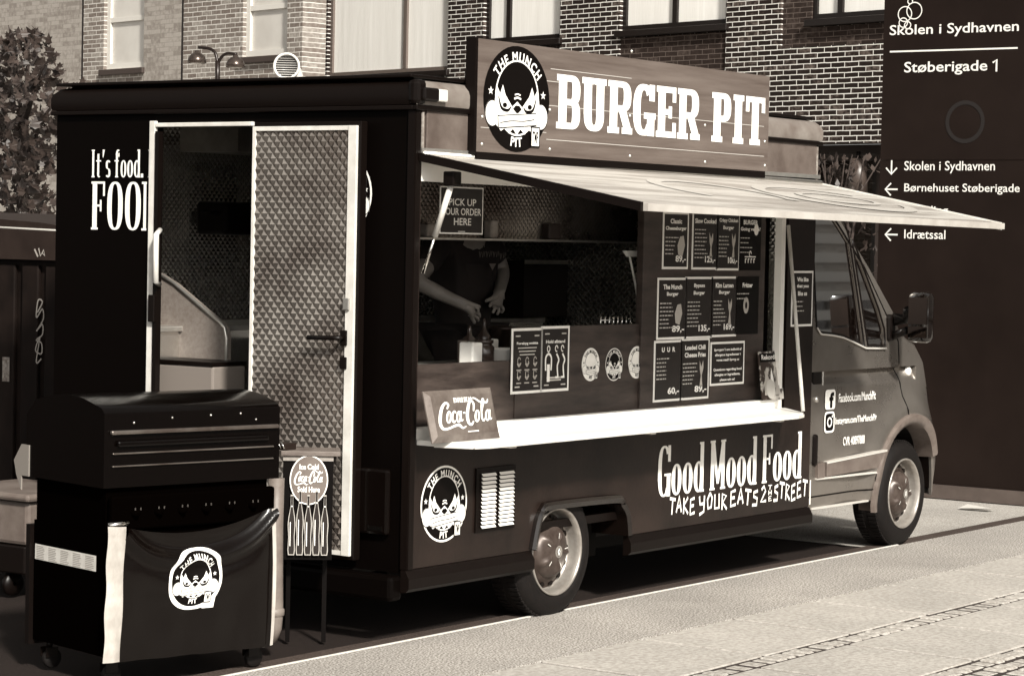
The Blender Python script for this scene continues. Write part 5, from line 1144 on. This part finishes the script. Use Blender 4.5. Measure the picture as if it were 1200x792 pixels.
bm=bmesh.new(); bmesh.ops.create_uvsphere(bm,u_segments=20,v_segments=14,radius=1); bmesh.ops.delete(bm,geom=[v for v in bm.verts if v.co.z<-.1 and v.co.y<.2],context='VERTS'); bm.verts.ensure_lookup_table(); bm.verts.index_update()
m.add([(v.co.x*.105,v.co.y*.12-.01,v.co.z*.1+1.67) for v in bm.verts],[[v.index for v in f_.verts] for f_ in bm.faces]); bm.free(); m.build('hair',person)
m=MB(SKN); m.lathe((0,-.135,1.595),(0,-1,-.2),[(.018,0),(.014,.015),(.005,.025),(.001,.026)],10); m.build('nose',person)
for s in (-1,1):
    m=MB(MATS['white_card']); m.lathe((s*.035,-.115,1.632),(0,-1,0),[(.013,0),(.009,.008),(.001,.01)],10); m.m=BLACKV; m.lathe((s*.035,-.124,1.632),(0,-1,0),[(.006,0),(.001,.003)],8); m.build('eye',person)
m=MB(mat('lips',.12,.5)); m.box((-.025,-.118,1.558),(.025,-.108,1.566),bev=.003); m.build('mouth',person)
tag(person,'person in a black t-shirt working with both hands inside the hatch','person')
# ------------------------------------------------------------------ barbecue grill
GA=R(-13); GW_,GD=.80,.56
p0=on(2,.1,123,776); gr=empty('barbecue_grill',(p0.x,p0.y,0),GA); GM=Matrix.Translation((p0.x,p0.y,0))@Matrix.Rotation(GA,4,'Z'); GI=GM.inverted()
def gl_(px,py,y=0):        # photo point on the grill's front plane (local y)
    o=GI@CAM; d=GI.to_3x3()@ray(px,py); t=(y-o.y)/d.y; return o+d*t
def gx_(px,py,x=0):
    o=GI@CAM; d=GI.to_3x3()@ray(px,py); t=(x-o.x)/d.x; return o+d*t
GB=mat('black_enamel',.0012,.16,spec=.25); GBM=mat('matt_black_steel',.0006,.6,spec=.0)
ztop=gl_(140,478).z; zr=gl_(328,464).z
m=MB(GBM); m.box((0.0,0,.12),(GW_,GD,.62)); m.build('cabinet',gr)
m=MB(GBM); m.box((.005,.02,.621),(GW_-.005,GD-.01,.80)); m.build('firebox',gr)
zl=.80; ht=ztop+.0
lp=[(-.01,zl),(-.01,ht-.02),(.012,ht),(.06,ht+.012),(.15,ht+.032),(.27,ht+.042),(.40,ht+.03),(.52,ht+.005),(GD+.03,ht-.06),(GD+.03,zl)]
m=MB(GB); m.prism(Fr((-.025,0,0),(0,1,0),(0,0,1),(1,0,0)),lp,0,GW_+.06,cap=True); lid=m.build('lid',gr); autosmooth(lid,30)
m=MB(mat('dull_steel_edge',.26,.3,metal=.8,v2=.1,scale=2.5))
m.box((0.0,-.03,ht-.105),(GW_+.02,-.0105,ht-.088),bev=.005); m.box((.01,-.022,ht-.185),(GW_+.0,-.0105,ht-.178),bev=.003); m.box((.01,-.022,ht-.235),(GW_+.0,-.0105,ht-.229),bev=.003); m.build('lid_rail',lid)
m=MB(GB)
m.box((.03,-.03,ht-.155),(GW_-.03,-.012,ht-.13),bev=.008); m.build('lid_handle',lid)
m=MB(CHROME)
for px,py in ((155,495),(200,489),(245,486),(280,484),(298,491)):
    p=gl_(px,py); m.lathe((p.x,-.012,p.z),(0,-1,0),[(.006,0),(.005,.004),(.001,.005)],8)
for k in range(6):
    px=150+27.5*k+4; py=569-k*2.4
    for d in (-2.6,2.6):
        p=gl_(px+d,py); m.lathe((p.x,-.0,p.z),(0,-1,0),[(.008,0),(.007,.006),(.001,.008)],8)  # these paired chips stand for glints on the control knobs
m.build('bolts_and_glints',gr)
m=MB(GBM); m.box((.0,-.035,.63),(GW_,-.001,.77),bev=.01); cp=m.build('control_panel',gr)
for k in range(6):
    px=152+27.5*k; p=gl_(px,568-k*2.4); m=MB(BLKPL); m.lathe((p.x,-.036,.70),(0,-1,0),[(.001,.026),(.013,.026),(.017,.0)],16); kb=m.build('control_knob',cp); kb.data.materials[0]=GBM
    for q_ in (-.013,.013): m=MB(CHROME); m.box((p.x+q_-.003,-.0645,.712),(p.x+q_+.003,-.0622,.722)); m.build('knob_glint',kb)  # two chrome chips per knob, added as its glints
m=MB(MATS['white_card']); a=gx_(113,651,-.002); b=gx_(36,652,-.002); zt=gx_(113,651,-.002).z+.0; h=.085
fl2=Fr((-.002,0,0),(0,-1,0),(0,0,1),(-1,0,0)); ya,yb=b.y,a.y; m=MB(mat('paper_label',.6,.6,v2=.5,scale=20)); m.rect(fl2,-min(ya,GD-.015),a.z-h*.75,-yb,a.z+.0,.001)
m.m=mat('grey_small_print',.22,.6); u0=-min(ya,GD-.015); 
for i in range(5):
    for j in range(8): m.rect(fl2,u0+.012+i*(-yb-u0)/5,a.z-.010-j*.0072,u0+.012+(i+random.uniform(.5,.72))*(-yb-u0)/5,a.z-.0075-j*.0072,.0016)
m.build('instruction_label',gr)
# side shelf bracket at the back left
m=MB(mat('pale_bracket',.2,.5)); m.box((-.03,GD-.0,.80),(-.024,GD+.06,.93)); m.prism(Fr((-.027,0,0),(0,1,0),(0,0,1),(1,0,0)),[(GD+.06,.93),(GD+.12,.86),(GD+.10,.80),(GD+.06,.74)],-.003,.003); m.build('side_bracket',gr)
m=MB(BLKPL); m.box((-.02,GD,.1),(.1,GD+.03,.6)); m.build('back_frame',gr)
for (x,y) in ((.05,.05),(GW_-.05,.05),(.05,GD-.05),(GW_-.05,GD-.05)):
    m=MB(BLKPL); m.tube([(x,y,.12),(x,y,.085)],.014,8); m.box((x-.028,y-.025,.05),(x+.028,y-.02,.09)); m.box((x-.028,y+.02,.05),(x+.028,y+.025,.09)); cst=m.build('castor',gr)
    m=MB(RUB); m.lathe((x+.012,y-.014,.042),(0,1,0),[(.001,0),(.036,0),(.042,.006),(.042,.022),(.036,.028),(.001,.028)],20); m.build('castor_wheel',cst)
m=MB(ALU); m.box((GW_-.05,-.006,.09),(GW_-.02,-.0,.115)); m.build('corner_clip',gr)
tag(gr,'black barbecue grill on castors with closed lid, in front of the truck rear','grill')
# vinyl banner on the grill front
bn=empty('banner',(p0.x,p0.y,0),GA); VN=mat('glossy_black_vinyl',.002,.17,spec=.28,scale=5,bump=.2,bscale=4.5)
TL=gl_(147,615,-.06); TR_=gl_(323,595,-.06); BLp=gl_(127,777,-.06); BRp=gl_(319,757,-.06)
NU,NV=60,60; vs=[];fs=[]
def bpt(u,v):
    sag=.06*(1-(2*u-.92)**2 if abs(2*u-.92)<1 else 0)*max(0,1-v*1.3)
    p=TL.lerp(TR_,u).lerp(BLp.lerp(BRp,u),v); z=p.z-sag
    par=max(0,1-abs(2*u-1)**3)
    c=.04+.19*par                                # deep smile-shaped fold
    y=-.055-.045*math.exp(-((v-c)/.055)**2)*(.75-.25*par)+.012*math.exp(-((v-c+.1)/.06)**2)*par-.012*math.exp(-((v-c-.2)/.14)**2)*par
    y-=.012*math.sin(u*9+v*3)*v*(1-v)+.006*math.sin(u*23)*v
    return Vector((p.x,y,z))
for i in range(NU+1):
    for j in range(NV+1): vs.append(bpt(i/NU,j/NV))
for i in range(NU):
    for j in range(NV): k=i*(NV+1)+j; fs.append((k,k+1,k+NV+2,k+NV+1))
m=MB(VN); m.smooth=True; m.add(vs,fs); m.build('vinyl_sheet',bn)
def on_banner(u,v,h=.003): 
    p=bpt(u,v); n=(bpt(min(1,u+.01),v)-bpt(u-.01,v)).cross(bpt(u,v+.01)-bpt(u,v-.01)).normalized()
    if n.y>0: n=-n
    return p+n*h
m=MB(mat('worn_white_hem',.40,.5,v2=.24,scale=9,bump=.5,bscale=14,stretch=(1,1,.4))); m.smooth=True
wv=[]; 
for j in range(31):
    t=j/30; a=gl_(126.5+ (121-126.5)*t +.8*math.sin(t*17),617+(777-617)*t,-.065); b=gl_(147.5+(140.5-147.5)*t+.7*math.sin(t*11+1),617+(775-617)*t,-.07)
    wv+=[a,a.lerp(b,.5)+Vector((0,-.008-.003*math.sin(j*1.9),0)),b]
m.add(wv,[(3*j+i,3*j+i+1,3*j+i+4,3*j+i+3) for j in range(30) for i in range(2)]); m.build('hem',bn)
m=MB(MATS['worn_white_hem']); wv=[]
for j in range(21):
    t=j/20; wv+=[gl_(318.5+7*math.sin(t*2.6)*.5-4*t,596+160*t,-.066),gl_(323+7*math.sin(t*2.6)*.5-4*t-1.2*t,595+160*t,-.07)]
m.add(wv,[(2*j,2*j+1,2*j+3,2*j+2) for j in range(20)]); m.build('hem',bn)
em=MB(); wx=(TR_-TL).length; hz2=(TL.z-BLp.z); pc=gl_(235,668,-.08); uu=(pc.x-TL.x)/(TR_.x-TL.x); vv=(TL.lerp(TR_,uu).z-pc.z)/hz2
flatf=Fr((0,0,0),(1,0,0),(0,0,1),(0,-1,0))
em.disc(flatf,0,0,.124,.141,.0,64,m=WHITE,exp=2.3); em.flat(flatf,[(.045,-.14),(.095,-.14),(.104,-.065),(.055,-.055)],.0003,WHITE)
emblem(em,flatf,0,0,.119,.105,rim=False); o=em.build('round_emblem',bn)
bm=bmesh.new(); bm.from_mesh(o.data)
for it in range(5):
    ed=[e for e in bm.edges if e.calc_length()>.014]
    if not ed: break
    bmesh.ops.subdivide_edges(bm,edges=ed,cuts=1); bmesh.ops.triangulate(bm,faces=[f_ for f_ in bm.faces if len(f_.verts)>3])
for v in bm.verts: v.co=on_banner(uu+v.co.x/wx,vv-v.co.z/hz2,.003-v.co.y)
bm.to_mesh(o.data); bm.free()
m=MB(CHROME); m.tube([gl_(128,616,-.05),gl_(150,612,-.05)],.012,8); m.build('rod_end',bn)
tag(bn,'shiny black vinyl banner with a round white emblem, hung on the grill front','banner')
# pale gas hose / post behind the grill
a=on(1,.26,324,560); b=on(1,.26,319,752); m=MB(mat('beige_plastic',.16,.5,v2=.1,scale=9)); rr=(.035,.035,.04,.045,.04,.02); m.tube([a,a.lerp(b,.3),a.lerp(b,.6),a.lerp(b,.82),a.lerp(b,.92),b],list(rr),14); m.lathe(a.lerp(b,.84),(0,0,1),[(.044,0),(.05,.005),(.05,.03),(.044,.035)],16)
tag(m.build('pale_post'),'pale beige plastic post with a collar, standing just behind the right side of the grill','post')
# ------------------------------------------------------------------ wooden stand with the round cola sign
pR=on(0,-.27,391,530); TA=R(-50); td=Vector((math.cos(TA),math.sin(TA),0)); tn=Vector((-td.y,td.x,0))
def tpx(px,py):                                # photo point on the table's front face
    r=ray(px,py); t=(pR-CAM).dot(tn)/r.dot(tn); return CAM+r*t
pL=tpx(332,530); WT=(pR-pL).dot(td); zt=tpx(365,531).z; zb=tpx(365,656).z
st=empty('side_table',(pL.x,pL.y,0),TA)
WD=mat('weathered_wood',.07,.6,v2=.15,scale=5,detail=6,stretch=(1,.4,6),bump=.15); TBK=mat('black_table_paint',.0015,.5,spec=.08)
m=MB(WD); m.box((-.01,-.012,zt-.012),(WT+.03,.19,zt+.010),bev=.003); m.build('table_top',st)
m=MB(mat('wood_edge',.2,.6,v2=.3,scale=9)); m.box((0,.001,zt-.034),(WT,.012,zt-.013)); m.build('front_rail',st)
m=MB(TBK); m.box((0,.012,zb),(WT,.18,zt-.013)); m.build('cabinet',st)
for x in (.03,WT-.03): m=MB(TBK); m.box((x-.01,.14,0),(x+.01,.16,zb-.001)); m.build('leg',st)
tag(st,'small black cabinet table with a wooden top, between grill and open rear door','table')
m=MB(mat('dark_grill_grate',.03,.3,metal=.6)); q0=tpx(329,512)+tn*.06
m.box((q0.x-.03,q0.y-.05,zt+.011),(q0.x+.05,q0.y+.06,zt+.04),bev=.004); m.m=CHROME
for k in range(5): m.tube([(q0.x-.034,q0.y-.05+.02*k,zt+.018),(q0.x-.034,q0.y-.03+.02*k,zt+.05)],.004,6)
tag(m.build('metal_rack'),'small dark metal rack with bright bars on the wooden table top','rack')
fR=Fr(pL-Vector((0,0,pL.z))-tn*.004,td,(0,0,1),-tn); pc=tpx(362,562); cu=(pc-pL).dot(td); cz2=pc.z
m=MB(WHITE); ra=(tpx(384.5,562)-tpx(339.5,562)).dot(td)/2; rb=(tpx(362,533).z-tpx(362,591).z)/2; rb=max(rb,.1)
m.disc(fR,cu,cz2,ra,rb,.003,44); m.disc(fR,cu,cz2,ra*.94,rb*.95,.0036,44,m=mat('cola_sign_grey',.1,.4,v2=.14,scale=6))
m.m=WHITE; m.text(fR,'Ice Cold',cu-ra*.5,cz2+rb*.42,cu+ra*.5,cz2+rb*.64,.0042,.03); m.text(fR,'Sold Here',cu-ra*.58,cz2-rb*.5,cu+ra*.58,cz2-rb*.26,.0042,.03); script_cola(m,fR.sub(cu-ra*.8,cz2-rb*.24),ra*1.6,rb*.66,.0042)
bt=mat('dark_cola_bottle',.006,.12,coat=1); zb2=tpx(362,650).z
for k in range(5):
    u=cu+ra*(-.86+.43*k); Hh=(cz2-rb*.42-zb2)*(1. if k%2 else .93); f=fR.sub(u,zb2); r=ra*.2
    pr=[(-.8,0),(-.95,.08),(-.8,.3),(-1,.5),(-.85,.62),(-.35,.8),(-.3,.95),(-.36,1)]
    pts=[(a*r,b*Hh) for a,b in pr]+[(-a*r,b*Hh) for a,b in reversed(pr)]
    m.prism(f,pts,.001,.0055,m=mat('bottle_outline',.4,.3)); m.flat(f,[(a*.78,.004+b*.965) for a,b in pts],.006,bt); m.m=WHITE; m.rect(f,-r*.45,Hh*.15,-r*.25,Hh*.55,.0065); m.rect(f,-r*.2,Hh*.8,r*.2,Hh*.82,.0065)
tag(m.build('round_cola_sign'),'round cola sign above five bottles, on the cabinet beside the open rear door','sign')
# ------------------------------------------------------------------ odds and ends
a=on(2,0,1122,596); m=MB(mat('pale_litter',.5,.6)); m.poly([(a.x,a.y,.004),(a.x+.03,a.y-.22,.02),(a.x+.09,a.y-.24,.012),(a.x+.1,a.y-.03,.03)]); m.poly([(a.x-.002,a.y,.002),(a.x+.1,a.y-.03,.002),(a.x+.09,a.y-.24,.002),(a.x+.03,a.y-.22,.002)]); tag(m.build('crumpled_paper'),'crumpled pale piece of paper on the road near the wayfinding sign','litter')
u,z=fc.f(993,222,.0); 
wl=MB(mat('dark_lamp_body',.05,.4)); P=fc.o+D_*u+N_*(-.2); wl.lathe((P.x,P.y,z-.05),(0,0,1),[(.001,0),(.13,0),(.11,.45),(.001,.45)],20); wl.m=mat('pale_lamp_face',.85,.4); wl.lathe((P.x,P.y,z-.056),(0,0,1),[(.001,0),(.12,0)],20); wl.m=TRIM; wl.tube([(P.x,P.y,z+.4),(P.x,P.y,zlow-.1)],.03,8)
tag(wl.build('ceiling_lamp'),'dark cone lamp with a pale lower face, hanging under the brick building','lamp')
for k,(px,py) in enumerate(((968,205),(985,215))):  # shrubs added in place of foliage reflected in the ground floor glazing
    P=plane_at(px,29.0); sb=empty('shrub',(P.x,P.y,0)); m=MB(MATS['bark']); 
    zt=(lambda p:p.z)(CAM+ray(px,182)*(29./ray(px,182).dot(fw)))
    for j in range(5): m.tube([(0,0,0),(random.uniform(-.2,.2),random.uniform(-.2,.2),zt*.6),(random.uniform(-.4,.4),random.uniform(-.4,.4),zt)],[.03,.02,.006],6)
    m.build('stems',sb); m=MB(lm)
    for j in range(420):
        a=random.uniform(0,6.28); r=random.uniform(0,.45)**.8; c=Vector((r*math.cos(a),r*math.sin(a),random.uniform(.4,zt))); s=random.uniform(.06,.12); q_=Matrix.Rotation(random.uniform(0,6.28),3,'Z')@Matrix.Rotation(random.uniform(0,3),3,'X'); m.poly([c+q_@Vector((x*s,y*s,0)) for x,y in ((0,-.6),(.3,0),(0,.6),(-.3,0))])
    m.build('leaves',sb); tag(sb,('leafy dark shrub added for a reflection, just right of the truck roof corner','leafy dark shrub added for a reflection, nearest the edge of the brown wayfinding sign')[k],'shrub')
